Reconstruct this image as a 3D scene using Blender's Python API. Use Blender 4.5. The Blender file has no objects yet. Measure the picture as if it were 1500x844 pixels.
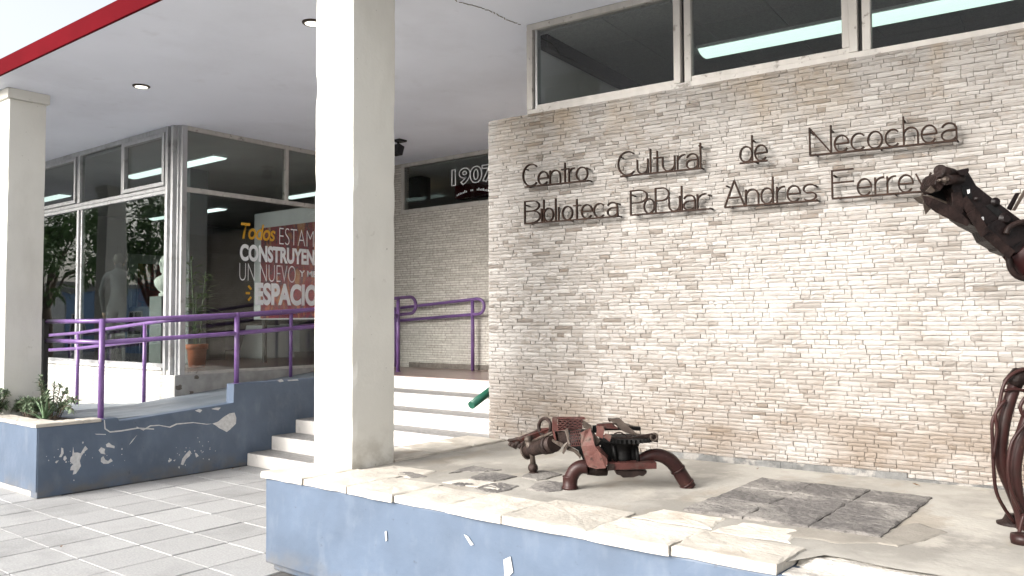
import bpy, bmesh, math, random
from mathutils import Vector, Matrix, noise
random.seed(7)
S = bpy.context.scene
COL = S.collection
R = math.radians

# ------------------------------------------------------------------ camera
F_PX = 1201.27                       # focal length in pixels of the 1500 px wide photograph
EYE = Vector((0.0, 0.0, 1.65))
CR = Vector((0.78524, 0.61918, -0.00368))      # camera right, up and view axes
CU = Vector((0.02837, -0.03004, 0.99915))
CF = Vector((-0.61854, 0.78468, 0.04116))
cam_d = bpy.data.cameras.new('camera')
cam_d.sensor_width = 36.0
cam_d.lens = F_PX / 1500.0 * 36.0
cam_d.clip_start = 0.05
cam_d.clip_end = 3000.0
cam = bpy.data.objects.new('camera', cam_d)
COL.objects.link(cam)
cm = Matrix.Identity(4)
for i in range(3):
    cm[i][0] = CR[i]; cm[i][1] = CU[i]; cm[i][2] = -CF[i]; cm[i][3] = EYE[i]
cam.matrix_world = cm
S.camera = cam

# ------------------------------------------------------------------ sky, sun, exposure
SUN_EL, SUN_AZ = R(26), R(200)       # azimuth clockwise from +Y: light comes from the street, a little from the left
W = bpy.data.worlds.new('World'); S.world = W; W.use_nodes = True
wn = W.node_tree.nodes; wl_ = W.node_tree.links
wn.clear()
sky = wn.new('ShaderNodeTexSky'); sky.sky_type = 'NISHITA'; sky.sun_disc = False
sky.sun_elevation = SUN_EL; sky.sun_rotation = SUN_AZ
sky.air_density = 1.0; sky.dust_density = 6.0; sky.ozone_density = 1.0
bg = wn.new('ShaderNodeBackground'); bg.inputs['Strength'].default_value = 0.122
hs = wn.new('ShaderNodeHueSaturation'); hs.inputs['Saturation'].default_value = 0.3
out = wn.new('ShaderNodeOutputWorld')
wl_.new(sky.outputs[0], hs.inputs['Color']); wl_.new(hs.outputs[0], bg.inputs[0]); wl_.new(bg.outputs[0], out.inputs[0])
sd = bpy.data.lights.new('sun', 'SUN'); sd.energy = 0.9; sd.angle = R(30); sd.color = (1.0, 0.985, 0.96)
sun = bpy.data.objects.new('sun', sd); COL.objects.link(sun)
sdir = Vector((math.sin(SUN_AZ) * math.cos(SUN_EL), math.cos(SUN_AZ) * math.cos(SUN_EL), math.sin(SUN_EL)))
sun.rotation_euler = sdir.to_track_quat('Z', 'Y').to_euler()
sun.location = (0, -20, 20)
S.view_settings.view_transform = 'Standard'; S.view_settings.look = 'None'
S.view_settings.gamma = 1.0; S.view_settings.use_curve_mapping = False
S.view_settings.exposure = 1.74
S.render.engine = 'CYCLES'
S.cycles.max_bounces = 10; S.cycles.transparent_max_bounces = 16; S.cycles.diffuse_bounces = 5

# ------------------------------------------------------------------ pixel helpers (a pixel gives a direction)
def ray(px, py):
    return CF + CR * ((px - 750) / F_PX) - CU * ((py - 422) / F_PX)
def on_z(px, py, z):
    d = ray(px, py); return EYE + d * ((z - EYE.z) / d.z)
def on_x(px, py, x):
    d = ray(px, py); return EYE + d * (x / d.x)
def on_y(px, py, y):
    d = ray(px, py); return EYE + d * (y / d.y)
def at_d(px, py, D):
    return EYE + ray(px, py) * D

# ------------------------------------------------------------------ materials
def mat(name, col, rough=0.6, var=0.12, scale=4.0, col2=None, metal=0.0, bump=0.0, bscale=60.0, spec=0.5, detail=6.0, lo=0.35, hi=0.65, stretch=None):
    m = bpy.data.materials.new(name); m.use_nodes = True
    nt = m.node_tree; n = nt.nodes; l = nt.links
    b = n['Principled BSDF']
    b.inputs['Roughness'].default_value = rough; b.inputs['Metallic'].default_value = metal
    b.inputs['Specular IOR Level'].default_value = spec
    g = n.new('ShaderNodeNewGeometry')
    vec = g.outputs['Position']
    if stretch:
        mp = n.new('ShaderNodeMapping'); mp.inputs['Scale'].default_value = stretch
        l.new(vec, mp.inputs[0]); vec = mp.outputs[0]
    t = n.new('ShaderNodeTexNoise'); t.inputs['Scale'].default_value = scale; t.inputs['Detail'].default_value = detail
    l.new(vec, t.inputs['Vector'])
    r = n.new('ShaderNodeValToRGB')
    c1 = [max(0, c * (1 - var)) for c in col]; c2 = [min(1, c * (1 + var)) for c in col]
    if col2: c2 = list(col2); c1 = list(col)
    r.color_ramp.elements[0].color = (*c1, 1); r.color_ramp.elements[1].color = (*c2, 1)
    r.color_ramp.elements[0].position = lo; r.color_ramp.elements[1].position = hi
    l.new(t.outputs['Fac'], r.inputs[0]); l.new(r.outputs[0], b.inputs['Base Color'])
    if bump:
        t2 = n.new('ShaderNodeTexNoise'); t2.inputs['Scale'].default_value = bscale; t2.inputs['Detail'].default_value = 5
        l.new(g.outputs['Position'], t2.inputs['Vector'])
        bp = n.new('ShaderNodeBump'); bp.inputs['Strength'].default_value = bump; bp.inputs['Distance'].default_value = 0.01
        l.new(t2.outputs['Fac'], bp.inputs['Height']); l.new(bp.outputs[0], b.inputs['Normal'])
    return m
def overlay(m, col, scale, lo, hi, fac=1.0, seed=0.0, stretch=(1, 1, 1), zfade=None):
    """stains or wear with a shape of their own, over the base colour"""
    nt = m.node_tree; n = nt.nodes; l = nt.links; b = n['Principled BSDF']
    src = b.inputs['Base Color'].links[0].from_socket
    g = n.new('ShaderNodeNewGeometry'); mp = n.new('ShaderNodeMapping')
    mp.inputs['Location'].default_value = (seed, seed * 1.7, -seed); mp.inputs['Scale'].default_value = stretch
    l.new(g.outputs['Position'], mp.inputs[0])
    t = n.new('ShaderNodeTexNoise'); t.inputs['Scale'].default_value = scale; t.inputs['Detail'].default_value = 8; t.inputs['Roughness'].default_value = 0.6
    l.new(mp.outputs[0], t.inputs['Vector'])
    mr = n.new('ShaderNodeMapRange'); mr.inputs['From Min'].default_value = lo; mr.inputs['From Max'].default_value = hi; mr.inputs['To Max'].default_value = fac
    l.new(t.outputs['Fac'], mr.inputs['Value'])
    fac_out = mr.outputs[0]
    if zfade:
        sp = n.new('ShaderNodeSeparateXYZ'); l.new(g.outputs['Position'], sp.inputs[0])
        mz = n.new('ShaderNodeMapRange'); mz.inputs['From Min'].default_value = zfade[0]; mz.inputs['From Max'].default_value = zfade[1]
        l.new(sp.outputs[2], mz.inputs['Value'])
        mu = n.new('ShaderNodeMath'); mu.operation = 'MULTIPLY'
        l.new(fac_out, mu.inputs[0]); l.new(mz.outputs[0], mu.inputs[1]); fac_out = mu.outputs[0]
    mx = n.new('ShaderNodeMixRGB'); mx.inputs[2].default_value = (*col, 1)
    l.new(fac_out, mx.inputs[0]); l.new(src, mx.inputs[1]); l.new(mx.outputs[0], b.inputs['Base Color'])
    return m
def stone_mat(name, mode):
    m = bpy.data.materials.new(name); m.use_nodes = True
    nt = m.node_tree; n = nt.nodes; l = nt.links; b = n['Principled BSDF']
    b.inputs['Roughness'].default_value = 0.75; b.inputs['Specular IOR Level'].default_value = 0.25
    g = n.new('ShaderNodeNewGeometry')
    if mode == 'object':
        oi = n.new('ShaderNodeObjectInfo'); rnd = oi.outputs['Random']
    else:
        rnd = g.outputs['Random Per Island']
    r = n.new('ShaderNodeValToRGB'); e = r.color_ramp.elements
    e[0].position = 0.0; e[0].color = (0.138, 0.119, 0.103, 1)
    e[1].position = 1.0; e[1].color = (0.344, 0.332, 0.314, 1)
    for p, c in ((0.06, (0.215, 0.198, 0.179)), (0.25, (0.245, 0.230, 0.213)), (0.6, (0.280, 0.265, 0.248)), (0.85, (0.314, 0.299, 0.282))):
        k = e.new(p); k.color = (*c, 1)
    l.new(rnd, r.inputs[0]); l.new(r.outputs[0], b.inputs['Base Color'])
    # grain and pits
    t = n.new('ShaderNodeTexNoise'); t.inputs['Scale'].default_value = 38; t.inputs['Detail'].default_value = 8; t.inputs['Roughness'].default_value = 0.7
    mp = n.new('ShaderNodeMapping'); mp.inputs['Scale'].default_value = (0.55, 0.55, 1.5)
    l.new(g.outputs['Position'], mp.inputs[0]); l.new(mp.outputs[0], t.inputs['Vector'])
    mr = n.new('ShaderNodeMapRange'); mr.inputs['From Min'].default_value = 0.33; mr.inputs['From Max'].default_value = 0.47
    mr.inputs['To Min'].default_value = 0.75; mr.inputs['To Max'].default_value = 0.0
    l.new(t.outputs['Fac'], mr.inputs['Value'])
    mx = n.new('ShaderNodeMixRGB'); mx.inputs[2].default_value = (0.20, 0.155, 0.12, 1)
    l.new(mr.outputs[0], mx.inputs[0]); l.new(r.outputs[0], mx.inputs[1]); l.new(mx.outputs[0], b.inputs['Base Color'])
    bp = n.new('ShaderNodeBump'); bp.inputs['Strength'].default_value = 0.7; bp.inputs['Distance'].default_value = 0.006
    l.new(t.outputs['Fac'], bp.inputs['Height']); l.new(bp.outputs[0], b.inputs['Normal'])
    overlay(m, (0.41, 0.397, 0.38), 1.1, 0.45, 0.68, 0.5, 3.1)                           # pale lime bloom
    overlay(m, (0.15, 0.112, 0.08), 1.6, 0.34, 0.58, 0.72, 9.2, (1, 1, 2.2), (1.5, 0.85))  # earth splashed on the lowest courses
    overlay(m, (0.27, 0.20, 0.12), 1.4, 0.45, 0.68, 0.6, 5.5, (1.6, 1.6, 0.8), (2.9, 3.3))   # ochre water marks under the sill
    return m
def emit(name, col, strength):
    m = bpy.data.materials.new(name); m.use_nodes = True
    b = m.node_tree.nodes['Principled BSDF']
    b.inputs['Base Color'].default_value = (*col, 1)
    b.inputs['Emission Color'].default_value = (*col, 1); b.inputs['Emission Strength'].default_value = strength
    return m
def glass_mat(name, tint, extra=0.0):
    m = bpy.data.materials.new(name); m.use_nodes = True
    nt = m.node_tree; n = nt.nodes; l = nt.links
    n.remove(n['Principled BSDF'])
    g = n.new('ShaderNodeNewGeometry')
    d = n.new('ShaderNodeVectorMath'); d.operation = 'DOT_PRODUCT'
    l.new(g.outputs['Incoming'], d.inputs[0]); l.new(g.outputs['Normal'], d.inputs[1])
    a = n.new('ShaderNodeMath'); a.operation = 'ABSOLUTE'; l.new(d.outputs['Value'], a.inputs[0])
    s = n.new('ShaderNodeMath'); s.operation = 'SUBTRACT'; s.inputs[0].default_value = 1.0; l.new(a.outputs[0], s.inputs[1])
    p = n.new('ShaderNodeMath'); p.operation = 'POWER'; p.inputs[1].default_value = 5; l.new(s.outputs[0], p.inputs[0])
    f = n.new('ShaderNodeMath'); f.operation = 'MULTIPLY_ADD'; f.inputs[1].default_value = 0.95; f.inputs[2].default_value = 0.045 + extra
    l.new(p.outputs[0], f.inputs[0])
    tr = n.new('ShaderNodeBsdfTransparent'); tr.inputs[0].default_value = (*tint, 1)
    gl = n.new('ShaderNodeBsdfGlossy'); gl.inputs['Roughness'].default_value = 0.012
    t = n.new('ShaderNodeTexNoise'); t.inputs['Scale'].default_value = 1.3; t.inputs['Detail'].default_value = 1
    l.new(g.outputs['Position'], t.inputs['Vector'])
    bp = n.new('ShaderNodeBump'); bp.inputs['Strength'].default_value = 0.06; bp.inputs['Distance'].default_value = 0.05
    l.new(t.outputs['Fac'], bp.inputs['Height']); l.new(bp.outputs[0], gl.inputs['Normal'])
    mx = n.new('ShaderNodeMixShader'); l.new(f.outputs[0], mx.inputs[0]); l.new(tr.outputs[0], mx.inputs[1]); l.new(gl.outputs[0], mx.inputs[2])
    l.new(mx.outputs[0], n['Material Output'].inputs[0])
    return m

M = {}
M['stone_obj'] = stone_mat('split_stone_piece', 'object')
M['stone'] = stone_mat('split_stone', 'island')
M['mortar'] = mat('mortar', (0.165, 0.145, 0.125), 0.9, 0.25, 14, bump=0.6, bscale=90)
M['plaster'] = mat('painted_soffit', (0.79, 0.82, 0.90), 0.7, 0.035, 0.7, bump=0.10, bscale=25)
overlay(M['plaster'], (0.66, 0.68, 0.74), 0.9, 0.5, 0.72, 0.5, 5.0)
overlay(M['plaster'], (0.55, 0.56, 0.60), 3.5, 0.62, 0.75, 0.25, 8.0)
M['pillar'] = mat('pillar_paint', (0.66, 0.65, 0.60), 0.6, 0.035, 2.0, bump=0.15, bscale=40)
overlay(M['pillar'], (0.38, 0.36, 0.31), 9, 0.66, 0.74, 0.6, 2.0)
overlay(M['pillar'], (0.47, 0.45, 0.40), 2.2, 0.5, 0.75, 0.5, 7.0, (1, 1, 0.35))
overlay(M['pillar'], (0.30, 0.27, 0.22), 6, 0.42, 0.62, 0.7, 3.0, (1, 1, 1.4), (0.95, 0.62))
overlay(M['pillar'], (0.20, 0.18, 0.15), 28, 0.70, 0.72, 0.9, 11.0)
M['red'] = mat('red_fascia', (0.085, 0.0018, 0.005), 0.9, 0.12, 1.5, spec=0.05)
M['blue'] = mat('blue_wall_paint', (0.076, 0.106, 0.156), 0.55, 0.10, 2.4, bump=0.22, bscale=18)
overlay(M['blue'], (0.14, 0.175, 0.235), 3.0, 0.55, 0.78, 0.4, 1.0, (1, 1, 0.6))
overlay(M['blue'], (0.055, 0.078, 0.115), 1.8, 0.52, 0.72, 0.6, 4.4)
overlay(M['blue'], (0.13, 0.118, 0.10), 5, 0.38, 0.62, 0.7, 6.0, (1, 1, 1.5), (0.20, 0.03))
overlay(M['blue'], (0.15, 0.178, 0.22), 5, 0.52, 0.74, 0.4, 12.0, (1.6, 1.6, 0.8))
overlay(M['blue'], (0.045, 0.055, 0.075), 20, 0.66, 0.72, 0.6, 15.0)
M['chip'] = mat('bare_plaster', (0.52, 0.52, 0.52), 0.85, 0.12, 30, bump=0.5, bscale=120)
M['ramp'] = mat('ramp_paint', (0.145, 0.17, 0.195), 0.6, 0.12, 3.5, bump=0.25, bscale=50)
overlay(M['ramp'], (0.23, 0.25, 0.27), 2.2, 0.48, 0.62, 0.6, 2.0, (2.5, 0.5, 1))
M['coping'] = mat('pale_travertine', (0.48, 0.445, 0.39), 0.75, 0.14, 7, bump=0.55, bscale=35, stretch=(1, 1, 2))
overlay(M['coping'], (0.30, 0.225, 0.155), 5, 0.58, 0.75, 0.6, 6.0)
M['deck'] = mat('cement_screed', (0.335, 0.318, 0.285), 0.8, 0.10, 1.8, bump=0.35, bscale=30)
overlay(M['deck'], (0.20, 0.187, 0.165), 1.25, 0.47, 0.60, 0.75, 3.0)
overlay(M['deck'], (0.43, 0.40, 0.35), 3.3, 0.55, 0.66, 0.6, 8.0)
overlay(M['deck'], (0.16, 0.145, 0.125), 40, 0.66, 0.72, 0.7, 18.0)
overlay(M['deck'], (0.25, 0.215, 0.17), 2.2, 0.55, 0.66, 0.6, 21.0, (1.6, 0.7, 1))
M['rubble'] = mat('broken_mortar', (0.46, 0.435, 0.395), 0.9, 0.25, 11, bump=0.9, bscale=45)
M['granite'] = mat('dark_paver', (0.115, 0.106, 0.10), 0.9, 0.25, 40, bump=1.0, bscale=38)
overlay(M['granite'], (0.235, 0.22, 0.20), 3.2, 0.46, 0.60, 0.85, 2.0)
overlay(M['granite'], (0.05, 0.046, 0.044), 45, 0.56, 0.64, 0.7, 7.0)
overlay(M['granite'], (0.30, 0.285, 0.26), 60, 0.66, 0.70, 0.7, 17.0)
M['patch'] = mat('damp_cement', (0.235, 0.215, 0.185), 0.8, 0.12, 6, bump=0.3, bscale=60)
M['foot_cement'] = mat('grey_cement', (0.115, 0.115, 0.112), 0.9, 0.3, 9, bump=0.7, bscale=60)
overlay(M['foot_cement'], (0.27, 0.255, 0.235), 7, 0.54, 0.62, 0.7, 2.0)
M['tile'] = mat('pavement_tile', (0.32, 0.32, 0.318), 0.85, 0.16, 70, bump=0.35, bscale=160, lo=0.3, hi=0.7)
def vary(m, amt):
    n = m.node_tree.nodes; l = m.node_tree.links; b = n['Principled BSDF']; src = b.inputs['Base Color'].links[0].from_socket
    oi = n.new('ShaderNodeObjectInfo'); mr = n.new('ShaderNodeMapRange'); mr.inputs['To Min'].default_value = 1 - amt; mr.inputs['To Max'].default_value = 1 + amt
    l.new(oi.outputs['Random'], mr.inputs['Value']); hv = n.new('ShaderNodeHueSaturation'); l.new(mr.outputs[0], hv.inputs['Value']); l.new(src, hv.inputs['Color']); l.new(hv.outputs[0], b.inputs['Base Color'])
overlay(M['tile'], (0.20, 0.20, 0.197), 1.7, 0.5, 0.7, 0.6, 1.0)
vary(M['tile'], 0.09); vary(M['coping'], 0.10); vary(M['granite'], 0.10)
M['grout'] = mat('grout', (0.09, 0.088, 0.085), 0.95, 0.2, 20)
M['step'] = mat('step_riser', (0.60, 0.575, 0.54), 0.7, 0.08, 4, bump=0.2, bscale=60)
overlay(M['step'], (0.40, 0.37, 0.34), 7, 0.58, 0.72, 0.6, 2.2)
M['tread'] = mat('step_tread', (0.23, 0.225, 0.22), 0.7, 0.18, 25, bump=0.2, bscale=90)
M['landing'] = mat('landing_tile', (0.20, 0.135, 0.12), 0.28, 0.15, 6)
M['alu'] = mat('aluminium', (0.46, 0.465, 0.47), 0.42, 0.10, 12, metal=0.6, stretch=(1, 1, 0.2))
overlay(M['alu'], (0.24, 0.23, 0.22), 6, 0.55, 0.7, 0.7, 5.0)
M['alu_w'] = mat('weathered_frame_paint', (0.47, 0.45, 0.42), 0.5, 0.10, 10, stretch=(1, 1, 0.3))
overlay(M['alu_w'], (0.16, 0.14, 0.12), 14, 0.60, 0.68, 0.8, 5.0)
M['gap'] = mat('dark_gasket', (0.03, 0.03, 0.03), 0.7)
M['glass'] = glass_mat('window_glass', (0.87, 0.885, 0.885))
M['glass_front'] = glass_mat('front_window_glass', (0.80, 0.84, 0.82), 0.05)
M['glass_dim'] = glass_mat('grey_tinted_glass', (0.80, 0.82, 0.81))
M['purple'] = mat('purple_enamel', (0.155, 0.082, 0.235), 0.35, 0.10, 8)
overlay(M['purple'], (0.30, 0.27, 0.33), 26, 0.66, 0.70, 0.8, 3.0)
overlay(M['purple'], (0.07, 0.035, 0.11), 5, 0.5, 0.7, 0.6, 6.0)
M['green'] = mat('green_enamel', (0.012, 0.085, 0.055), 0.35, 0.1, 8)
M['black'] = mat('black_paint', (0.012, 0.012, 0.013), 0.5, 0.3, 8)
M['iron'] = mat('letter_iron', (0.016, 0.0095, 0.007), 0.65, 0.3, 20, col2=(0.034, 0.018, 0.012), spec=0.12)
M['rust_red'] = mat('old_red_paint', (0.0347, 0.0099, 0.0079), 0.55, 0.2, 9, col2=(0.0595, 0.0208, 0.0178), bump=0.3, bscale=70, spec=0.22)
overlay(M['rust_red'], (0.055, 0.04, 0.034), 14, 0.54, 0.66, 0.8, 2.0)
M['rust_pink'] = mat('faded_red_sheet', (0.0806, 0.0298, 0.0248), 0.6, 0.2, 12, col2=(0.1178, 0.0546, 0.0465), bump=0.35, bscale=60, spec=0.22)
overlay(M['rust_pink'], (0.105, 0.08, 0.065), 9, 0.50, 0.60, 0.8, 4.0)
overlay(M['rust_pink'], (0.028, 0.018, 0.014), 30, 0.58, 0.66, 0.8, 9.0)
overlay(M['rust_red'], (0.016, 0.010, 0.008), 26, 0.55, 0.66, 0.8, 9.0)
M['rust_dark'] = mat('dark_rust', (0.0154, 0.0098, 0.0084), 0.55, 0.2, 16, col2=(0.0350, 0.0224, 0.0189), bump=0.5, bscale=80, metal=0.25, spec=0.22)
M['rust_pipe'] = mat('oxide_pipe', (0.0182, 0.0061, 0.0056), 0.40, 0.2, 7, col2=(0.0325, 0.0122, 0.0109), bump=0.12, bscale=50, spec=0.22)
overlay(M['rust_pipe'], (0.020, 0.012, 0.010), 11, 0.52, 0.68, 0.8, 3.0)
overlay(M['rust_pipe'], (0.075, 0.040, 0.028), 34, 0.62, 0.70, 0.6, 6.0)
M['rust_tan'] = mat('bare_weathered_steel', (0.0476, 0.0358, 0.0297), 0.5, 0.2, 14, col2=(0.0784, 0.0627, 0.0515), metal=0.3, bump=0.3, bscale=70, spec=0.22)
M['dragon_plate'] = mat('dragon_plate', (0.007, 0.004, 0.0035), 0.5, 0.2, 18, col2=(0.019, 0.011, 0.0095), bump=0.5, bscale=70, spec=0.15)
M['iron_and_void'] = mat('black_iron_and_void', (0.005, 0.0048, 0.0048), 0.55, 0.4, 20, metal=0.2, bump=0.3, bscale=70, spec=0.22)  # black iron parts, and the painted dark of the beast's hollow core
M['dragon'] = mat('dragon_iron', (0.0032, 0.0017, 0.0017), 0.42, 0.2, 14, col2=(0.0076, 0.0041, 0.0038), metal=0.0, bump=0.4, bscale=60, spec=0.22)
M['dragon_red'] = mat('dragon_red_paint', (0.014, 0.0018, 0.002), 0.6, 0.2, 8, spec=0.22)
# inside
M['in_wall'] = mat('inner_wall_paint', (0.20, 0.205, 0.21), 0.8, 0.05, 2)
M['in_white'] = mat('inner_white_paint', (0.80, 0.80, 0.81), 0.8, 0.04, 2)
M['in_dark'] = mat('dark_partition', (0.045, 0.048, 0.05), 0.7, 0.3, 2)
M['in_ceil'] = mat('inner_ceiling', (0.62, 0.62, 0.60), 0.8, 0.06, 2)
M['in_floor'] = mat('inner_floor_tile', (0.13, 0.085, 0.075), 0.3, 0.2, 3)
M['white_in'] = mat('white_lacquer', (0.62, 0.64, 0.65), 0.5, 0.03, 3)
M['plasterwhite'] = mat('plaster_cast', (0.74, 0.73, 0.70), 0.6, 0.05, 8)
M['terracotta'] = mat('terracotta', (0.36, 0.11, 0.05), 0.7, 0.12, 10)
M['soil'] = mat('soil', (0.05, 0.035, 0.025), 0.95, 0.3, 30, bump=0.8, bscale=60)
M['leaf'] = mat('leaf_green', (0.050, 0.115, 0.022), 0.5, 0.2, 20, col2=(0.11, 0.20, 0.05))
M['leaf_grey'] = mat('grey_green_leaf', (0.085, 0.13, 0.065), 0.55, 0.2, 30, col2=(0.17, 0.22, 0.14))
M['aloe'] = mat('aloe_leaf', (0.10, 0.17, 0.085), 0.4, 0.2, 20, col2=(0.17, 0.25, 0.15))
M['bark'] = mat('bark', (0.10, 0.075, 0.055), 0.9, 0.3, 12, bump=0.7, bscale=30)
M['acoustic'] = mat('acoustic_panel', (0.42, 0.42, 0.41), 0.85, 0.12, 60)
M['beam'] = mat('dark_beam', (0.035, 0.033, 0.03), 0.6, 0.2, 8)
M['cloth_dark'] = mat('dark_jacket', (0.030, 0.032, 0.040), 0.8, 0.2, 20)
M['skin'] = mat('skin', (0.42, 0.26, 0.19), 0.55, 0.06, 10)
M['hair'] = mat('hair', (0.02, 0.015, 0.012), 0.6, 0.3, 40)
M['vinyl_w'] = mat('white_vinyl', (0.80, 0.82, 0.83), 0.5, 0.02, 4)
M['vinyl_y'] = mat('yellow_vinyl', (0.62, 0.33, 0.02), 0.5, 0.05, 4)
M['tube'] = emit('fluorescent_diffuser', (0.74, 1.0, 0.87), 0.44)
M['tube2'] = emit('fluorescent_diffuser_entry', (0.82, 1.0, 0.95), 0.55)
M['warm'] = emit('halogen_bulb', (1.0, 0.78, 0.45), 3.0)
M['down'] = emit('downlight_bulb', (1.0, 0.93, 0.80), 0.8)
M['asphalt'] = mat('street_concrete', (0.24, 0.24, 0.235), 0.9, 0.15, 3, bump=0.4, bscale=60)
M['earth'] = mat('earth', (0.20, 0.18, 0.15), 0.95, 0.2, 0.3)
M['kerb'] = mat('kerb_concrete', (0.36, 0.355, 0.34), 0.85, 0.15, 6)
M['house_w'] = mat('white_render', (0.62, 0.61, 0.58), 0.8, 0.06, 1.5)
M['house_b'] = mat('blue_render', (0.20, 0.30, 0.46), 0.8, 0.08, 1.5)
M['house_g'] = mat('grey_render', (0.40, 0.40, 0.38), 0.8, 0.08, 1.5)
M['roof'] = mat('flat_roof', (0.25, 0.24, 0.23), 0.9, 0.1, 2)
M['dark_glass'] = mat('far_window', (0.03, 0.035, 0.04), 0.15, 0.1, 2)
M['door'] = mat('far_door', (0.12, 0.07, 0.045), 0.5, 0.15, 3)

def art_mat():
    m = bpy.data.materials.new('abstract_print'); m.use_nodes = True
    nt = m.node_tree; n = nt.nodes; l = nt.links; b = n['Principled BSDF']
    g = n.new('ShaderNodeNewGeometry'); mp = n.new('ShaderNodeMapping'); mp.inputs['Scale'].default_value = (2.4, 1, 1.1)
    l.new(g.outputs['Position'], mp.inputs[0])
    t = n.new('ShaderNodeTexNoise'); t.inputs['Scale'].default_value = 2.2; t.inputs['Detail'].default_value = 7; t.inputs['Distortion'].default_value = 1.6
    l.new(mp.outputs[0], t.inputs['Vector'])
    r = n.new('ShaderNodeValToRGB'); e = r.color_ramp.elements
    e[0].position = 0.25; e[0].color = (0.012, 0.01, 0.02, 1); e[1].position = 0.8; e[1].color = (0.40, 0.30, 0.26, 1)
    for p, c in ((0.36, (0.15, 0.008, 0.02)), (0.47, (0.24, 0.012, 0.025)), (0.53, (0.03, 0.025, 0.045)), (0.57, (0.28, 0.04, 0.03)), (0.65, (0.34, 0.14, 0.05))):
        k = e.new(p); k.color = (*c, 1)
    l.new(t.outputs['Fac'], r.inputs[0]); l.new(r.outputs[0], b.inputs['Base Color']); b.inputs['Roughness'].default_value = 0.5
    return m
M['art'] = art_mat()
def course_mat(name, col1, col2, mort, bw, bh, axis):
    """far masonry, too small to pick apart: courses from the Brick node. axis: 'x' wall runs along X, 'y' along Y"""
    m = bpy.data.materials.new(name); m.use_nodes = True
    nt = m.node_tree; n = nt.nodes; l = nt.links; b = n['Principled BSDF']; b.inputs['Roughness'].default_value = 0.8
    g = n.new('ShaderNodeNewGeometry'); sp = n.new('ShaderNodeSeparateXYZ'); l.new(g.outputs['Position'], sp.inputs[0])
    cb = n.new('ShaderNodeCombineXYZ'); l.new(sp.outputs[0 if axis == 'x' else 1], cb.inputs[0]); l.new(sp.outputs[2], cb.inputs[1])
    br = n.new('ShaderNodeTexBrick'); br.inputs['Scale'].default_value = 1.0
    br.inputs['Brick Width'].default_value = bw; br.inputs['Row Height'].default_value = bh; br.inputs['Mortar Size'].default_value = 0.0035
    br.inputs['Color1'].default_value = (*col1, 1); br.inputs['Color2'].default_value = (*col2, 1); br.inputs['Mortar'].default_value = (*mort, 1)
    br.offset_frequency = 3; br.squash = 1.6; br.squash_frequency = 2
    l.new(cb.outputs[0], br.inputs['Vector'])
    t = n.new('ShaderNodeTexNoise'); t.inputs['Scale'].default_value = 24; t.inputs['Detail'].default_value = 8
    l.new(g.outputs['Position'], t.inputs['Vector'])
    mx = n.new('ShaderNodeMixRGB'); mx.blend_type = 'MULTIPLY'; mx.inputs[0].default_value = 0.55
    l.new(br.outputs[0], mx.inputs[1])
    r = n.new('ShaderNodeValToRGB'); r.color_ramp.elements[0].position = 0.3; r.color_ramp.elements[1].position = 0.6
    r.color_ramp.elements[0].color = (0.5, 0.48, 0.45, 1)
    l.new(t.outputs['Fac'], r.inputs[0]); l.new(r.outputs[0], mx.inputs[2]); l.new(mx.outputs[0], b.inputs['Base Color'])
    bp = n.new('ShaderNodeBump'); bp.inputs['Strength'].default_value = 0.8; bp.inputs['Distance'].default_value = 0.008
    l.new(br.outputs['Fac'], bp.inputs['Height']); bp.invert = True; l.new(bp.outputs[0], b.inputs['Normal'])
    return m
M['stone_far'] = course_mat('split_stone_far', (0.68, 0.65, 0.60), (0.52, 0.49, 0.445), (0.30, 0.27, 0.235), 0.17, 0.036, 'x')
M['white_brick'] = course_mat('whitewashed_brick', (0.66, 0.65, 0.61), (0.56, 0.55, 0.50), (0.44, 0.43, 0.40), 0.22, 0.05, 'x')
overlay(M['stone_far'], (0.56, 0.54, 0.50), 0.8, 0.45, 0.6, 0.8, 3.0, (1, 1, 1), (2.0, 1.2))

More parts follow.
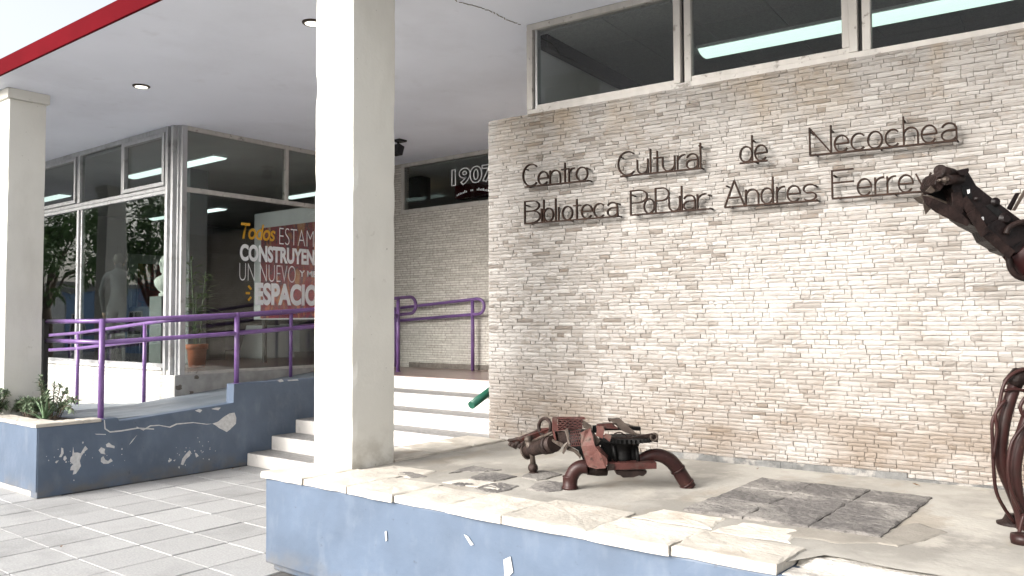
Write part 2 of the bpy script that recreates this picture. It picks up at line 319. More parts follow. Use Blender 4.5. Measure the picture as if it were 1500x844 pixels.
# ------------------------------------------------------------------ mesh builder
class MB:
    def __init__(self): self.v = []; self.f = []; self.sm = []
    def add(self, vs, fs, smooth=False):
        o = len(self.v); self.v += [tuple(p) for p in vs]
        for f in fs: self.f.append(tuple(i + o for i in f)); self.sm.append(smooth)
        return self
    def box(self, a, b):
        x0, y0, z0 = a; x1, y1, z1 = b
        return self.add([(x0, y0, z0), (x1, y0, z0), (x1, y1, z0), (x0, y1, z0), (x0, y0, z1), (x1, y0, z1), (x1, y1, z1), (x0, y1, z1)],
                        [(0, 3, 2, 1), (4, 5, 6, 7), (0, 1, 5, 4), (1, 2, 6, 5), (2, 3, 7, 6), (3, 0, 4, 7)])
    def obox(self, c, ax, ay, az):
        """box from centre and three half-extent vectors"""
        c = Vector(c); ax = Vector(ax); ay = Vector(ay); az = Vector(az)
        vs = [c + sx * ax + sy * ay + sz * az for sz in (-1, 1) for sx, sy in ((-1, -1), (1, -1), (1, 1), (-1, 1))]
        return self.add(vs, [(0, 3, 2, 1), (4, 5, 6, 7), (0, 1, 5, 4), (1, 2, 6, 5), (2, 3, 7, 6), (3, 0, 4, 7)])
    def bar(self, p, q, w, d, side=None):
        """flat bar p->q; w across (along side), d deep"""
        p = Vector(p); q = Vector(q); t = (q - p); L = t.length
        if L < 1e-6: return self
        t /= L
        s = Vector(side) if side is not None else Vector((0, 0, 1))
        s = s - t * s.dot(t)
        if s.length < 1e-4: s = t.orthogonal()
        s.normalize(); n = t.cross(s)
        return self.obox((p + q) / 2, t * (L / 2), s * (w / 2), n * (d / 2))
    def prism(self, poly, ex):
        """poly: list of 3D points (planar outline), extruded by vector ex"""
        n = len(poly); ex = Vector(ex)
        vs = [Vector(p) for p in poly] + [Vector(p) + ex for p in poly]
        fs = [tuple(range(n)), tuple(range(2 * n - 1, n - 1, -1))]
        fs += [(i, i + n, (i + 1) % n + n, (i + 1) % n) for i in range(n)]
        return self.add(vs, fs)
    def tube(self, pts, r, seg=10, smooth=True, cap=True, sub=0, closed=False, r_fn=None):
        pts = [Vector(p) for p in pts]
        if sub: pts = crom(pts, sub, closed)
        n = len(pts)
        if r_fn is None: rr = [r] * n
        else: rr = [r_fn(i / (n - 1)) for i in range(n)]
        tans = []
        for i in range(n):
            a = pts[(i - 1) % n] if (closed or i > 0) else pts[i]
            b = pts[(i + 1) % n] if (closed or i < n - 1) else pts[i]
            t = (b - a)
            tans.append(t.normalized() if t.length > 1e-9 else Vector((0, 0, 1)))
        u = tans[0].orthogonal().normalized(); vs = []
        for i in range(n):
            t = tans[i]; u = (u - t * u.dot(t))
            u = u.normalized() if u.length > 1e-6 else t.orthogonal().normalized()
            w = t.cross(u)
            for k in range(seg):
                a = 2 * math.pi * k / seg
                vs.append(pts[i] + (u * math.cos(a) + w * math.sin(a)) * rr[i])
        fs = []
        for i in range(n - 1 if not closed else n):
            j = (i + 1) % n
            for k in range(seg):
                k2 = (k + 1) % seg
                fs.append((i * seg + k, i * seg + k2, j * seg + k2, j * seg + k))
        self.add(vs, fs, smooth)
        if cap and not closed:
            o = len(self.v) - n * seg
            self.f.append(tuple(o + k for k in range(seg - 1, -1, -1))); self.sm.append(False)
            self.f.append(tuple(o + (n - 1) * seg + k for k in range(seg))); self.sm.append(False)
        return self
    def lathe(self, base, axis, prof, seg=20, smooth=True):
        """prof: (radius, height) pairs along axis from base"""
        axis = Vector(axis).normalized(); u = axis.orthogonal().normalized(); w = axis.cross(u); base = Vector(base)
        vs = []; m = len(prof)
        for r, h in prof:
            for k in range(seg):
                a = 2 * math.pi * k / seg
                vs.append(base + axis * h + (u * math.cos(a) + w * math.sin(a)) * max(r, 1e-4))
        fs = [(i * seg + k, i * seg + (k + 1) % seg, (i + 1) * seg + (k + 1) % seg, (i + 1) * seg + k) for i in range(m - 1) for k in range(seg)]
        self.add(vs, fs, smooth)
        o = len(self.v) - m * seg
        self.f.append(tuple(o + k for k in range(seg - 1, -1, -1))); self.sm.append(False)
        self.f.append(tuple(o + (m - 1) * seg + k for k in range(seg))); self.sm.append(False)
        return self
    def ball(self, c, r, seg=12, rings=8, sc=(1, 1, 1)):
        vs = []; fs = []; c = Vector(c)
        for i in range(rings + 1):
            th = math.pi * i / rings
            for k in range(seg):
                a = 2 * math.pi * k / seg
                vs.append(c + Vector((math.sin(th) * math.cos(a) * sc[0], math.sin(th) * math.sin(a) * sc[1], math.cos(th) * sc[2])) * r)
        for i in range(rings):
            for k in range(seg):
                k2 = (k + 1) % seg; fs.append((i * seg + k, (i + 1) * seg + k, (i + 1) * seg + k2, i * seg + k2))
        return self.add(vs, fs, True)
    def mesh(self, name):
        me = bpy.data.meshes.new(name); me.from_pydata(self.v, [], self.f)
        me.polygons.foreach_set('use_smooth', self.sm); me.update()
        return me
def rough_box(a, b, step=0.12, amp=0.003, seed=0.0, chip=0.0):
    mb = MB(); a = Vector(a); b = Vector(b); d = b - a; n = [max(1, int(round(d[i] / step))) for i in range(3)]; idx = {}; vs = []; fs = []
    def vert(i, j, k):
        if (i, j, k) not in idx:
            p = Vector((a.x + d.x * i / n[0], a.y + d.y * j / n[1], a.z + d.z * k / n[2])); q = p * 1.0
            for ax, c in enumerate((i, j, k)):
                if c in (0, n[ax]):
                    s_ = -1 if c == 0 else 1; q[ax] += s_ * amp * (noise.noise(p * 2.3 + Vector((seed, ax * 7.1, 0))) + .5 * noise.noise(p * 9 + Vector((seed, ax * 3.3, 5))))
            e = sum(c in (0, n[ax]) for ax, c in enumerate((i, j, k)))
            if chip and e >= 2:
                h = noise.noise(p * 5.0 + Vector((seed + 9, 2, 1)))
                if h > .28:
                    cen = (a + b) / 2
                    for ax, c in enumerate((i, j, k)):
                        if c in (0, n[ax]) and ax < 2: q[ax] += (chip * (h - .28) * 3) * (1 if c == 0 else -1)
            idx[(i, j, k)] = len(vs); vs.append(q)
        return idx[(i, j, k)]
    for ax in range(3):
        u, v = [t_ for t_ in range(3) if t_ != ax]
        for side in (0, n[ax]):
            for i in range(n[u]):
                for j in range(n[v]):
                    q = []
                    for di, dj in ((0, 0), (1, 0), (1, 1), (0, 1)):
                        c = [0, 0, 0]; c[ax] = side; c[u] = i + di; c[v] = j + dj; q.append(vert(*c))
                    fs.append(tuple(q))
    return mb.add(vs, fs)
def crom(pts, sub, closed=False):
    n = len(pts); outp = []
    rng = range(n if closed else n - 1)
    for i in rng:
        p0 = pts[(i - 1) % n] if (closed or i > 0) else pts[0] * 2 - pts[1]
        p1 = pts[i]; p2 = pts[(i + 1) % n]
        p3 = pts[(i + 2) % n] if (closed or i + 2 < n) else pts[-1] * 2 - pts[-2]
        for k in range(sub):
            t = k / sub
            outp.append(0.5 * ((2 * p1) + (p2 - p0) * t + (2 * p0 - 5 * p1 + 4 * p2 - p3) * t * t + (3 * p1 - p0 - 3 * p2 + p3) * t ** 3))
    if not closed: outp.append(pts[-1])
    return outp
def tag(o, label=None, cat=None, group=None, kind=None):
    if label: o['label'] = label
    if cat: o['category'] = cat
    if group: o['group'] = group
    if kind: o['kind'] = kind
    return o
def thing(name, label, cat, loc=(0, 0, 0), group=None):
    o = bpy.data.objects.new(name, None); COL.objects.link(o); o.location = loc; o.empty_display_size = 0.1
    return tag(o, label, cat, group)
def fix_normals(me):
    bm = bmesh.new(); bm.from_mesh(me); bmesh.ops.recalc_face_normals(bm, faces=bm.faces); bm.to_mesh(me); bm.free()
def root_offset(p):
    off = Vector((0, 0, 0))
    while p is not None:
        if p.type == 'EMPTY': off += Vector(p.location)
        p = p.parent
    return off
def obj(name, mb, m, parent=None, bevel=0, kind=None, label=None, fix=True):
    """links one mesh given in world coordinates; under a thing it keeps its place"""
    me = mb.mesh(name) if isinstance(mb, MB) else mb
    if fix and isinstance(mb, MB): fix_normals(me)
    me.materials.append(M[m] if isinstance(m, str) else m)
    o = bpy.data.objects.new(name, me); COL.objects.link(o)
    if parent is not None:
        o.parent = parent
        o.matrix_parent_inverse = Matrix.Translation(-root_offset(parent)) if parent.type == 'EMPTY' else Matrix.Identity(4)
    if bevel:
        b = o.modifiers.new('edge', 'BEVEL'); b.width = bevel; b.segments = 2; b.limit_method = 'ANGLE'; b.angle_limit = R(40)
    return tag(o, label, None, None, kind)

# ================================================================== THE SETTING
def sheet(x0, x1, y0, y1, z0, z1): return MB().box((x0, y0, z0), (x1, y1, z1))
tag(obj('ground', sheet(-900, 900, -900, 900, -0.6, -0.16), 'earth'), kind='structure')
tag(obj('road', sheet(-300, 300, -9.0, -1.2, -0.5, -0.13), 'asphalt'), kind='structure')
tag(obj('far_pavement', sheet(-300, 300, -12.0, -9.2, -0.5, 0.0), 'tile'), kind='structure')
tag(obj('kerb_near', sheet(-300, 300, -1.2, -1.0, -0.5, 0.002), 'kerb', bevel=0.02), kind='structure')
tag(obj('kerb_far', sheet(-300, 300, -9.2, -9.0, -0.5, 0.002), 'kerb', bevel=0.02), kind='structure')
pave = tag(obj('pavement', sheet(-300, 300, -1.0, 60, -0.5, -0.012), 'tile'), kind='structure')
obj('grout_bed', sheet(-16.0, -4.4, -0.8, 5.7, -0.012, -0.008), 'grout', pave)
TX, TY = 0.4645, 0.441
def tile_mesh():
    mb = MB(); g = 0.003; c = 0.005; x, y = TX / 2 - 0.006, TY / 2 - g
    vs = [(-x, -y, -.03), (x, -y, -.03), (x, y, -.03), (-x, y, -.03), (-x, -y, -c), (x, -y, -c), (x, y, -c), (-x, y, -c),
          (-x + c, -y + c, 0), (x - c, -y + c, 0), (x - c, y - c, 0), (-x + c, y - c, 0)]
    fs = [(8, 9, 10, 11)]
    for a in (0, 4):
        for i in range(4): fs.append((a + i, a + (i + 1) % 4, a + 4 + (i + 1) % 4, a + 4 + i))
    return mb.add(vs, fs).mesh('paving_tile')
tmesh = tile_mesh(); tmesh.materials.append(M['tile'])
cand = []
for i in range(-22, 4):
    for j in range(-9, 6):
        cx = -6.015 + TX * (i + .5); cy = 3.57 + TY * (j + .5)
        if cx > -4.5 or cx < -15.5: continue
        if cy > 3.35 and not (-8.5 < cx < -4.5 and cy < 5.75): continue
        q = Vector((cx, cy, 0)) - EYE; dpt = q.dot(CF)
        if dpt < 1.0: continue
        px = 750 + F_PX * q.dot(CR) / dpt; py = 422 - F_PX * q.dot(CU) / dpt
        if px < -260 or py > 1050: continue
        cand.append((dpt, cx, cy))
cand.sort()
for dpt, cx, cy in cand[:298]:
    o = bpy.data.objects.new('paving_tile', tmesh); COL.objects.link(o); o.parent = pave
    o.location = (cx, cy, random.uniform(-0.0025, 0.0015)); o.rotation_euler = (random.uniform(-.003, .003), random.uniform(-.003, .003), random.uniform(-.004, .004))

# ------------------------------------------------------------------ the building
bld = thing('building', 'modernist public building with pale stone wall under a flat canopy with red edge', 'building', (-4.5, 5.4, 0))
canopy = obj('canopy', sheet(-26, 7, 3.25, 13.4, 4.16, 4.31), 'plaster', bld, label='flat white canopy soffit')
obj('fascia', sheet(-26, 7, 3.225, 3.25, 4.155, 4.318), 'red', canopy, label='red edge band of the canopy')
# front wall of split stone, a little askew to the street
B0 = Vector((-4.512, 5.397, 0.0)); WA = 0.06745909
WT = Vector((math.cos(WA), math.sin(WA), 0)); WN = Vector((-math.sin(WA), math.cos(WA), 0))
def wl(u, v, z): return B0 + WT * u + WN * v + Vector((0, 0, z))
def wbox(mb, u0, u1, v0, v1, z0, z1):
    return mb.obox(wl((u0 + u1) / 2, (v0 + v1) / 2, (z0 + z1) / 2), WT * ((u1 - u0) / 2), WN * ((v1 - v0) / 2), Vector((0, 0, (z1 - z0) / 2)))
WALL_L, Z0W, Z1W = 5.6, 0.655, 3.385
fw = obj('front_wall', wbox(MB(), 0.012, WALL_L, 0.012, 0.26, 0.0, Z1W - 0.004), 'mortar', bld, label='wall of thin split pale stone strips')
def brick_mesh(k):
    rnd = random.Random(100 + k); nx, nz = 4, 3; vs = []; fs = []
    for zi in range(nz):
        for xi in range(nx):
            x = xi / (nx - 1) - .5; z = zi / (nz - 1) - .5; edge = xi in (0, nx - 1) or zi in (0, nz - 1)
            d = rnd.uniform(0.0, 0.35) if edge else rnd.uniform(-0.45, 0.05)
            if edge: x += rnd.uniform(-.012, .012); z += rnd.uniform(-.05, .05)
            vs.append((x, d, z))
    for zi in range(nz - 1):
        for xi in range(nx - 1):
            a = zi * nx + xi; fs.append((a, a + 1, a + 1 + nx, a + nx))
    ring = [i for i in range(nx)] + [nx * 2 - 1] + [nx * nz - 1 - i for i in range(nx)] + [nx]
    o = len(vs)
    for i in ring: x, d, z = vs[i]; vs.append((x, 1.6, z))
    n = len(ring)
    for i in range(n): fs.append((ring[i], o + i, o + (i + 1) % n, ring[(i + 1) % n]))
    return vs, fs
BV = [brick_mesh(k) for k in range(8)]
BM = []
for vs, fs in BV:
    me = bpy.data.meshes.new('brick'); me.from_pydata(vs, [], fs); me.update(); fix_normals(me); me.materials.append(M['stone_obj']); BM.append(me)
rb = random.Random(5); bricks = []
z = Z0W; row = 0
while z < Z1W - 0.012:
    h = min(rb.choice((0.023, 0.026, 0.028, 0.030, 0.033)), Z1W - z)
    if Z1W - z - h < 0.02: h = Z1W - z
    u = 0.0 if row % 2 else -0.0
    while u < WALL_L:
        L = rb.choice((0.045, 0.06, 0.075, 0.09, 0.105, 0.12, 0.14, 0.17)) * rb.uniform(.9, 1.1)
        if WALL_L - u - L < 0.04: L = WALL_L - u
        bricks.append((u + L / 2, z + h / 2, L - 0.0035, h - 0.003, rb.uniform(-0.004, 0.0045), rb.randrange(8), rb.choice((1, -1))))
        u += L
    z += h; row += 1
def shown(b):
    p = wl(b[0], 0, b[1]) - EYE; d = p.dot(CF)
    if d < .5: return 0
    px = 750 + F_PX * p.dot(CR) / d; py = 422 - F_PX * p.dot(CU) / d
    if not (0 < px < 1500 and 0 < py < 844): return 0
    return b[2] * b[3] / d / d
bricks.sort(key=shown, reverse=True)
for u, z, L, h, v, k, sx in bricks[:299]:
    o = bpy.data.objects.new('brick', BM[k]); COL.objects.link(o); o.parent = fw
    o.location = wl(u, v, z); o.rotation_euler = (0, 0, WA); o.scale = (L * sx, 0.009, h)
mb = MB()
for u, z, L, h, v, k, sx in bricks[299:]:
    vs, fs = BV[k]
    pts = [wl(u + x * L * sx, v + d * 0.009, z + zz * h) for x, d, zz in vs]
    mb.add(pts, fs)
obj('brick_field', mb, 'stone', fw, kind='stuff')
# mortar fillet and concrete footing where the wall meets the deck
mb = MB()
rf = random.Random(3); nseg = 60
for i in range(nseg):
    u0 = 0.9 + (WALL_L - 0.9) * i / nseg; u1 = 0.9 + (WALL_L - 0.9) * (i + 1) / nseg
    hh = 0.05 + 0.02 * noise.noise((u0 * 3, 0, 0)); dd = 0.02 + .008 * noise.noise((u0 * 4, 5, 0))
    wbox(mb, u0, u1, -dd, 0.01, 0.63, 0.645 + hh * (0.9 if 1.6 < u0 < 3.2 else 0.35))
obj('footing', mb, 'foot_cement', fw)
sw = obj('side_wall', MB().box((-4.52, 5.66, 0.0), (-4.28, 9.25, 3.383)), 'stone_far', bld)
ew = obj('entrance_wall', MB().box((-9.64, 9.08, 0.0), (-4.53, 9.25, 3.36)).box((-9.64, 9.08, 3.36), (-9.39, 9.25, 4.158)), 'stone_far', bld, label='recessed pale stone wall at the back of the entrance')
obj('plinth', MB().box((-9.2, 9.066, 0.955), (-4.53, 9.08, 1.03)), 'mortar', ew)
gb = obj('window_base', MB().box((-14.6, 5.44, 0.0), (-9.80, 5.62, 1.055)), 'white_brick', bld, label='whitewashed brick base under the front window')
obj('window_ledge', MB().box((-14.6, 5.40, 1.055), (-9.90, 5.62, 1.085)), 'step', gb, bevel=0.006)
gs = obj('window_base', MB().box((-9.80, 5.43, 0.0), (-9.62, 9.08, 1.0)), 'kerb', bld, label='cracked concrete base under the side window', bevel=0.01)
mb = MB()
for px, py, r in ((212, 564, .05), (261, 553, .035), (243, 575, .03)):
    c = on_x(268 + (px - 212) * .4, py, -9.617) if px > 230 else on_x(262, 568, -9.617)
    pts = [c + Vector((0, math.cos(a) * r * random.uniform(.6, 1.2), math.sin(a) * r * random.uniform(.5, 1.0))) for a in [k * math.pi / 5 for k in range(10)]]
    mb.prism(pts, (0.004, 0, 0))
obj('broken_spot', mb, 'mortar', gs)

# ------------------------------------------------------------------ entrance steps, landing, ramp
RY = [5.61, 5.94, 6.285, 6.67, 7.06, 7.50]; ZT = [0.145, 0.307, 0.468, 0.630, 0.793, 0.955]
st = thing('entrance_steps', 'six pale entrance steps with grey treads between ramp wall and platform', 'steps', (-6.5, 5.6, 0))
for i in range(6):
    y1 = RY[i + 1] if i < 5 else 9.08
    rx = -4.73 if RY[i] < 5.66 else -4.53
    s = obj('step', MB().box((-8.335, RY[i], 0.0), (rx, y1 if i < 5 else 7.62, ZT[i] - 0.006)), 'step', st, bevel=0.006)
    if i < 5: obj('tread', MB().box((-8.33, RY[i] + 0.008, ZT[i] - 0.006), (rx - .003, y1 - .002, ZT[i])), 'tread', s)
lan = obj('landing', MB().box((-9.62, 7.62, 0.0), (-4.53, 9.078, 0.949)), 'step', st)
obj('landing_floor', MB().box((-9.62, 7.508, 0.949), (-4.535, 9.066, 0.955)), 'landing', lan, label='polished brown floor of the landing')
rp = thing('access_ramp', 'grey ramp behind a dark blue painted wall rising to the landing', 'ramp', (-8.9, 5.0, 0))
prof = [(3.345, 0.0), (3.345, 0.667), (3.95, 0.667), (3.955, 0.690), (4.10, 0.690), (4.115, 0.652), (5.425, 0.735), (5.43, 0.950), (7.505, 0.953), (7.505, 0.0)]
swall = obj('side_wall', MB().prism([(-8.34, y, z) for y, z in prof], (-0.15, 0, 0)), 'blue', rp, bevel=0.008, label='blue painted side wall with white flaked patches')
mb = MB()
mb.prism([(-8.49, 3.955, 0.0), (-8.49, 3.955, 0.66), (-8.49, 4.9, 0.685), (-8.49, 7.62, 0.948), (-8.49, 7.62, 0)], (-1.14, 0, 0))
mb.prism([(-9.63, 3.955, 0.0), (-9.63, 3.955, 0.66), (-14.6, 3.955, 0.36), (-14.6, 3.955, 0)], (0, 1.47, 0))
obj('ramp_surface', mb, 'ramp', rp)
# flaked paint on the side wall: outlines read off the photograph, on the wall's plane
def flake(poly, x=None, y=None, th=0.003, jit=0.0):
    if x is not None: pts = [on_x(px, py, x) for px, py in poly]; ex = (th, 0, 0)
    else: pts = [on_y(px, py, y) for px, py in poly]; ex = (0, -th, 0)
    return pts, ex
c = lambda X, Y: (80 + X / 5.357, 640 + Y / 5.357)
FL = [[c(*p) for p in q] for q in (
    [(145, 80), (152, 125), (178, 122), (205, 130), (222, 100), (240, 72), (260, 95), (232, 118), (210, 150), (196, 190), (206, 228), (190, 255), (165, 290), (142, 296), (150, 262), (122, 262), (128, 235), (145, 215), (120, 195), (125, 160), (138, 150)],
    [(52, 85), (66, 90), (70, 130), (52, 160), (34, 158), (50, 130)], [(72, 155), (86, 148), (95, 170), (80, 190), (68, 178)],
    [(3, 200), (15, 188), (32, 185), (14, 208)], [(402, 60), (425, 45), (445, 62), (470, 72), (468, 90), (440, 84), (408, 80)],
    [(345, 105), (365, 82), (395, 95), (390, 120), (398, 138), (362, 130)], [(365, 165), (382, 152), (395, 178), (420, 190), (440, 170), (455, 190), (420, 210), (385, 212), (362, 195)],
    [(990, 215), (1003, 170), (1030, 135), (1058, 105), (1070, 120), (1060, 150), (1030, 175), (1008, 222)], [(1100, 125), (1115, 130), (1130, 150), (1110, 162)],
    [(890, 185), (915, 172), (918, 185), (895, 202)], [(968, 235), (982, 232), (978, 250)], [(930, 185), (948, 178), (940, 192)])]
c2 = lambda X, Y: (200 + X / 3.014, 420 + Y / 3.014)
FL += [[c2(*p) for p in q] for q in (
    [(335, 605), (360, 596), (385, 575), (410, 560), (432, 556), (440, 580), (438, 605), (415, 628), (398, 642), (380, 632), (365, 625), (348, 612)],
    [(0, 618), (30, 630), (60, 612), (100, 610), (145, 618), (175, 604), (250, 598), (310, 606), (335, 605), (310, 609), (250, 602), (178, 609), (148, 623), (100, 614), (62, 617), (30, 635), (0, 622)],
    [(258, 548), (275, 540), (290, 545), (280, 556)], [(330, 540), (350, 534), (372, 534), (360, 546)],
    [(622, 414), (640, 408), (650, 418), (632, 422)], [(665, 412), (710, 409), (716, 414), (670, 417)])]
c3 = lambda X, Y: (X / 2.484, 400 + Y / 2.484)
FL += [[c3(*p) for p in q] for q in ([(378, 535), (381, 535), (384, 565), (400, 576), (440, 572), (500, 562), (560, 566), (560, 570), (500, 567), (440, 577), (400, 581), (380, 568)],
                                     [(345, 585), (385, 586), (384, 589), (350, 588)], [(470, 625), (478, 612), (498, 590), (480, 615)])]
for q in FL:
    pts, ex = flake(q, x=-8.34)
    pts = [p for p in pts]
    obj('paint_flake', MB().prism(pts, ex), 'chip', swall)
rsp = random.Random(12)
mb = MB()
for k in range(46):
    cx, cy = rsp.choice(((115, 680), (155, 668), (270, 672), (300, 660), (90, 668)));
    p = on_x(cx + rsp.gauss(0, 16), cy + rsp.gauss(0, 10), -8.34); r = rsp.uniform(.002, .008)
    if p.z < 0.05 or p.z > .6 or p.y < 3.4: continue
    mb.prism([p + Vector((0, math.cos(a) * r, math.sin(a) * r * 1.4)) for a in (0, 1.2, 2.3, 3.6, 5)], (0.0025, 0, 0))
obj('paint_flake', mb, 'chip', swall, kind='stuff')

# ------------------------------------------------------------------ stone coping slabs
def slab(poly, z0, z1, jit=0.008, seed=0, sub=5, zj=0.0018):
    rnd = random.Random(seed); ring = []; n = len(poly)
    for i in range(n):
        a = Vector(poly[i]); b = Vector(poly[(i + 1) % n]); nn = Vector((b.y - a.y, a.x - b.x)).normalized()
        for k in range(sub):
            p = a.lerp(b, k / sub)
            p = p + nn * (rnd.uniform(-jit, jit) if k else rnd.uniform(-jit, jit) * .4)
            ring.append(p)
    m = len(ring); vs = []
    for p in ring: vs.append((p.x + rnd.uniform(-.003, .003), p.y + rnd.uniform(-.003, .003), z0))
    for p in ring: vs.append((p.x, p.y, z1 - rnd.uniform(0.002, 0.006)))
    cen = sum((Vector((p.x, p.y)) for p in ring), Vector((0, 0))) / m
    for p in ring: q = Vector((p.x, p.y)).lerp(cen, 0.07); vs.append((q.x, q.y, z1 + rnd.uniform(-zj, zj)))
    for p in ring: q = Vector((p.x, p.y)).lerp(cen, 0.5); vs.append((q.x, q.y, z1 + rnd.uniform(-zj, zj)))
    vs.append((cen.x, cen.y, z1))
    fs = [tuple(range(m - 1, -1, -1))]
    for L in range(3):
        for i in range(m): fs.append((L * m + i, L * m + (i + 1) % m, (L + 1) * m + (i + 1) % m, (L + 1) * m + i))
    for i in range(m): fs.append((3 * m + i, 3 * m + (i + 1) % m, 4 * m))
    return MB().add(vs, fs)

# ------------------------------------------------------------------ the raised platform (right)
pf = thing('platform', 'low light blue painted masonry platform with pale stone coping in front of stone wall', 'platform', (-1.5, 4.3, 0))
_pw = rough_box((-4.72, 3.32, 0.055), (2.4, 3.40, 0.617), 0.06, 0.003, 3.0, 0.004); _pw.box((-4.70, 3.37, 0.0), (2.4, 5.78, 0.615))
pw = obj('wall', _pw, 'blue', pf, bevel=0.012, label='light blue painted front wall with small chips')
# cement deck as a slightly uneven sheet
mb = MB(); nx, ny = 70, 26; vs = []; fs = []
for j in range(ny + 1):
    for i in range(nx + 1):
        x = -4.70 + 7.1 * i / nx; yl = 3.40 if x < -1.24 else 3.60 + 0.06 * noise.noise((x * 3.1, 4, 0)); y = yl + (5.45 - yl) * j / ny + (x + 4.5) * 0.0676 * (j / ny)
        vs.append((x, y, 0.649 + 0.0025 * noise.noise((x * 1.3, y * 1.3, 0)) + 0.0015 * noise.noise((x * 5, y * 5, 3))))
for j in range(ny):
    for i in range(nx):
        a = j * (nx + 1) + i; fs.append((a, a + 1, a + nx + 2, a + nx + 1))
mb.add(vs, fs, True)
obj('deck', mb, 'deck', pf, label='worn stained cement surface')
JX = [-4.738, -4.30, -3.88, -3.475, -3.07, -2.67, -2.157, -1.72, -1.245]
ri = random.Random(21)
for i in range(len(JX) - 1):
    g = 0.004; yb = 3.715 if i == 0 else (3.70 + ri.uniform(-.05, .10) if i < 6 else 3.62 + ri.uniform(0, .06))
    yf = 3.298 + ri.uniform(-.008, .008)
    obj('coping_slab', slab([(JX[i] + g, yf), (JX[i + 1] - g, yf + ri.uniform(-.01, .01)), (JX[i + 1] - g + ri.uniform(-.02, .02), yb), (JX[i] + g, yb + ri.uniform(-.03, .03))], 0.618, 0.662 + ri.uniform(-.003, .004), 0.009, 30 + i), 'coping', pf)
# second rank of paler slabs sunk in the cement behind the front ones
for i, (x0, x1, y0, y1) in enumerate(((-4.28, -3.80, 3.74, 4.04), (-3.55, -3.10, 3.78, 3.98), (-2.15, -1.72, 3.70, 3.97), (-1.70, -1.33, 3.68, 3.95))):
    obj('coping_slab', slab([(x0, y0), (x1, y0 + .02), (x1 - .04, y1), (x0 + .05, y1 - .02)], 0.62, 0.6540, 0.012, 60 + i), 'coping', pf)
for i, (y0, y1) in enumerate(((4.13, 4.55), (4.56, 4.98), (4.99, 5.39))):
    obj('coping_slab', slab([(-4.75, y0), (-4.33, y0), (-4.33, y1), (-4.75, y1)], 0.618, 0.668, 0.008, 80 + i), 'coping', pf)
# where the coping is lost: broken mortar bed and thin remains
mb = MB(); nx, ny = 90, 16; vs = []; fs = []
for j in range(ny + 1):
    for i in range(nx + 1):
        x = -1.235 + 3.6 * i / nx; y = 3.318 + 0.36 * j / ny
        t = j / ny
        e = noise.noise((x * 2.2, 0.3, 1)) * .5 + .5
        zz = 0.618 + 0.024 * max(0, min(1, (t - 0.25 - .35 * e) * 6)) + 0.010 * noise.noise((x * 9, y * 9, 0)) + 0.006 * noise.noise((x * 30, y * 30, 2))
        vs.append((x, y - (0.012 * noise.noise((x * 6, 9, 0)) if j == 0 else 0), zz - (0.02 if j == 0 else 0)))
for j in range(ny):
    for i in range(nx):
        a = j * (nx + 1) + i; fs.append((a, a + 1, a + nx + 2, a + nx + 1))
mb.add(vs, fs, False)
obj('mortar_bed', mb, 'rubble', pf, label='broken mortar where the coping stone is missing')
for i, poly in enumerate(([(-0.86, 3.30), (-0.30, 3.29), (-0.28, 3.50), (-0.55, 3.53), (-0.83, 3.49)], [(-0.27, 3.29), (0.4, 3.3), (0.4, 3.62), (-0.22, 3.56)], [(0.42, 3.28), (1.0, 3.29), (1.0, 3.66), (0.42, 3.66)])):
    obj('coping_slab', slab(poly, 0.615, 0.640, 0.014, 90 + i, 7), 'rubble', pf, label='chipped remains of the coping')
# the big square of dark pavers and the stray ones by the iron beast
n0 = Vector((-2.007, 3.997)); ex_, ey_ = Vector((0.98, 0.03)), Vector((0.0, 1.09))
for a in range(3):
    for b in range(3):
        q = lambda s, t: tuple(n0 + ex_ * s + ey_ * t)
        g = 0.002; s0, s1, t0, t1 = a / 3 + g, (a + 1) / 3 - g, b / 3 + g, (b + 1) / 3 - g
        obj('paver', slab([q(s0, t0), q(s1, t0), q(s1, t1), q(s0, t1)], 0.63, 0.662 + ri.uniform(-.003, .003), 0.007, 120 + a * 3 + b, 6, 0.0032), 'granite', pf)
z0g = 0.654
def ground_poly(pts): return [tuple(on_z(px, py, z0g).xy) for px, py in pts]
gp = lambda X, Y: (570 + X / 5.17, 660 + Y / 5.17)
for i, q in enumerate(([(45, 178), (110, 160), (200, 165), (290, 195), (180, 205), (90, 195)], [(450, 170), (520, 140), (640, 112), (760, 135), (850, 142), (720, 158), (560, 158)],
                       [(600, 210), (680, 175), (800, 165), (970, 195), (880, 215), (790, 232), (650, 225)], [(1000, 200), (1080, 155), (1170, 145), (1310, 180), (1190, 215), (1120, 222)],
                       [(640, 285), (740, 250), (850, 240), (985, 265), (900, 300), (820, 315), (720, 310)], [(1040, 290), (1100, 245), (1200, 225), (1330, 240), (1300, 300), (1180, 312)],
                       [(470, 250), (560, 238), (650, 255), (540, 268)])):
    pp = ground_poly([gp(*p) for p in q])
    obj('paver', slab(pp, 0.625, 0.6545 + (0.003 if i in (2, 3) else 0), 0.006, 150 + i, 4, 0.0012), 'granite', pf)
pt = ground_poly([(732 + X / 1.953, 645 + Y / 1.953) for X, Y in ((800, 268), (860, 248), (1000, 262), (1110, 275), (1150, 245), (1200, 235), (1285, 262), (1215, 285), (1140, 302), (1080, 292), (960, 292))])
obj('cement_patch', slab(pt, 0.62, 0.6542, 0.008, 171, 4, 0.0008), 'patch', pf)
for q in ([(x / 4.587 + 380, y / 4.587 + 660) for x, y in ((845, 545), (855, 540), (860, 600), (850, 610))], [(738, 820), (748, 815), (752, 838), (740, 850)], [(680, 783), (686, 786), (694, 798), (690, 799)]):
    pts, ex = flake(q, y=3.3155); obj('paint_flake', MB().prism(pts, ex), 'chip', pw)

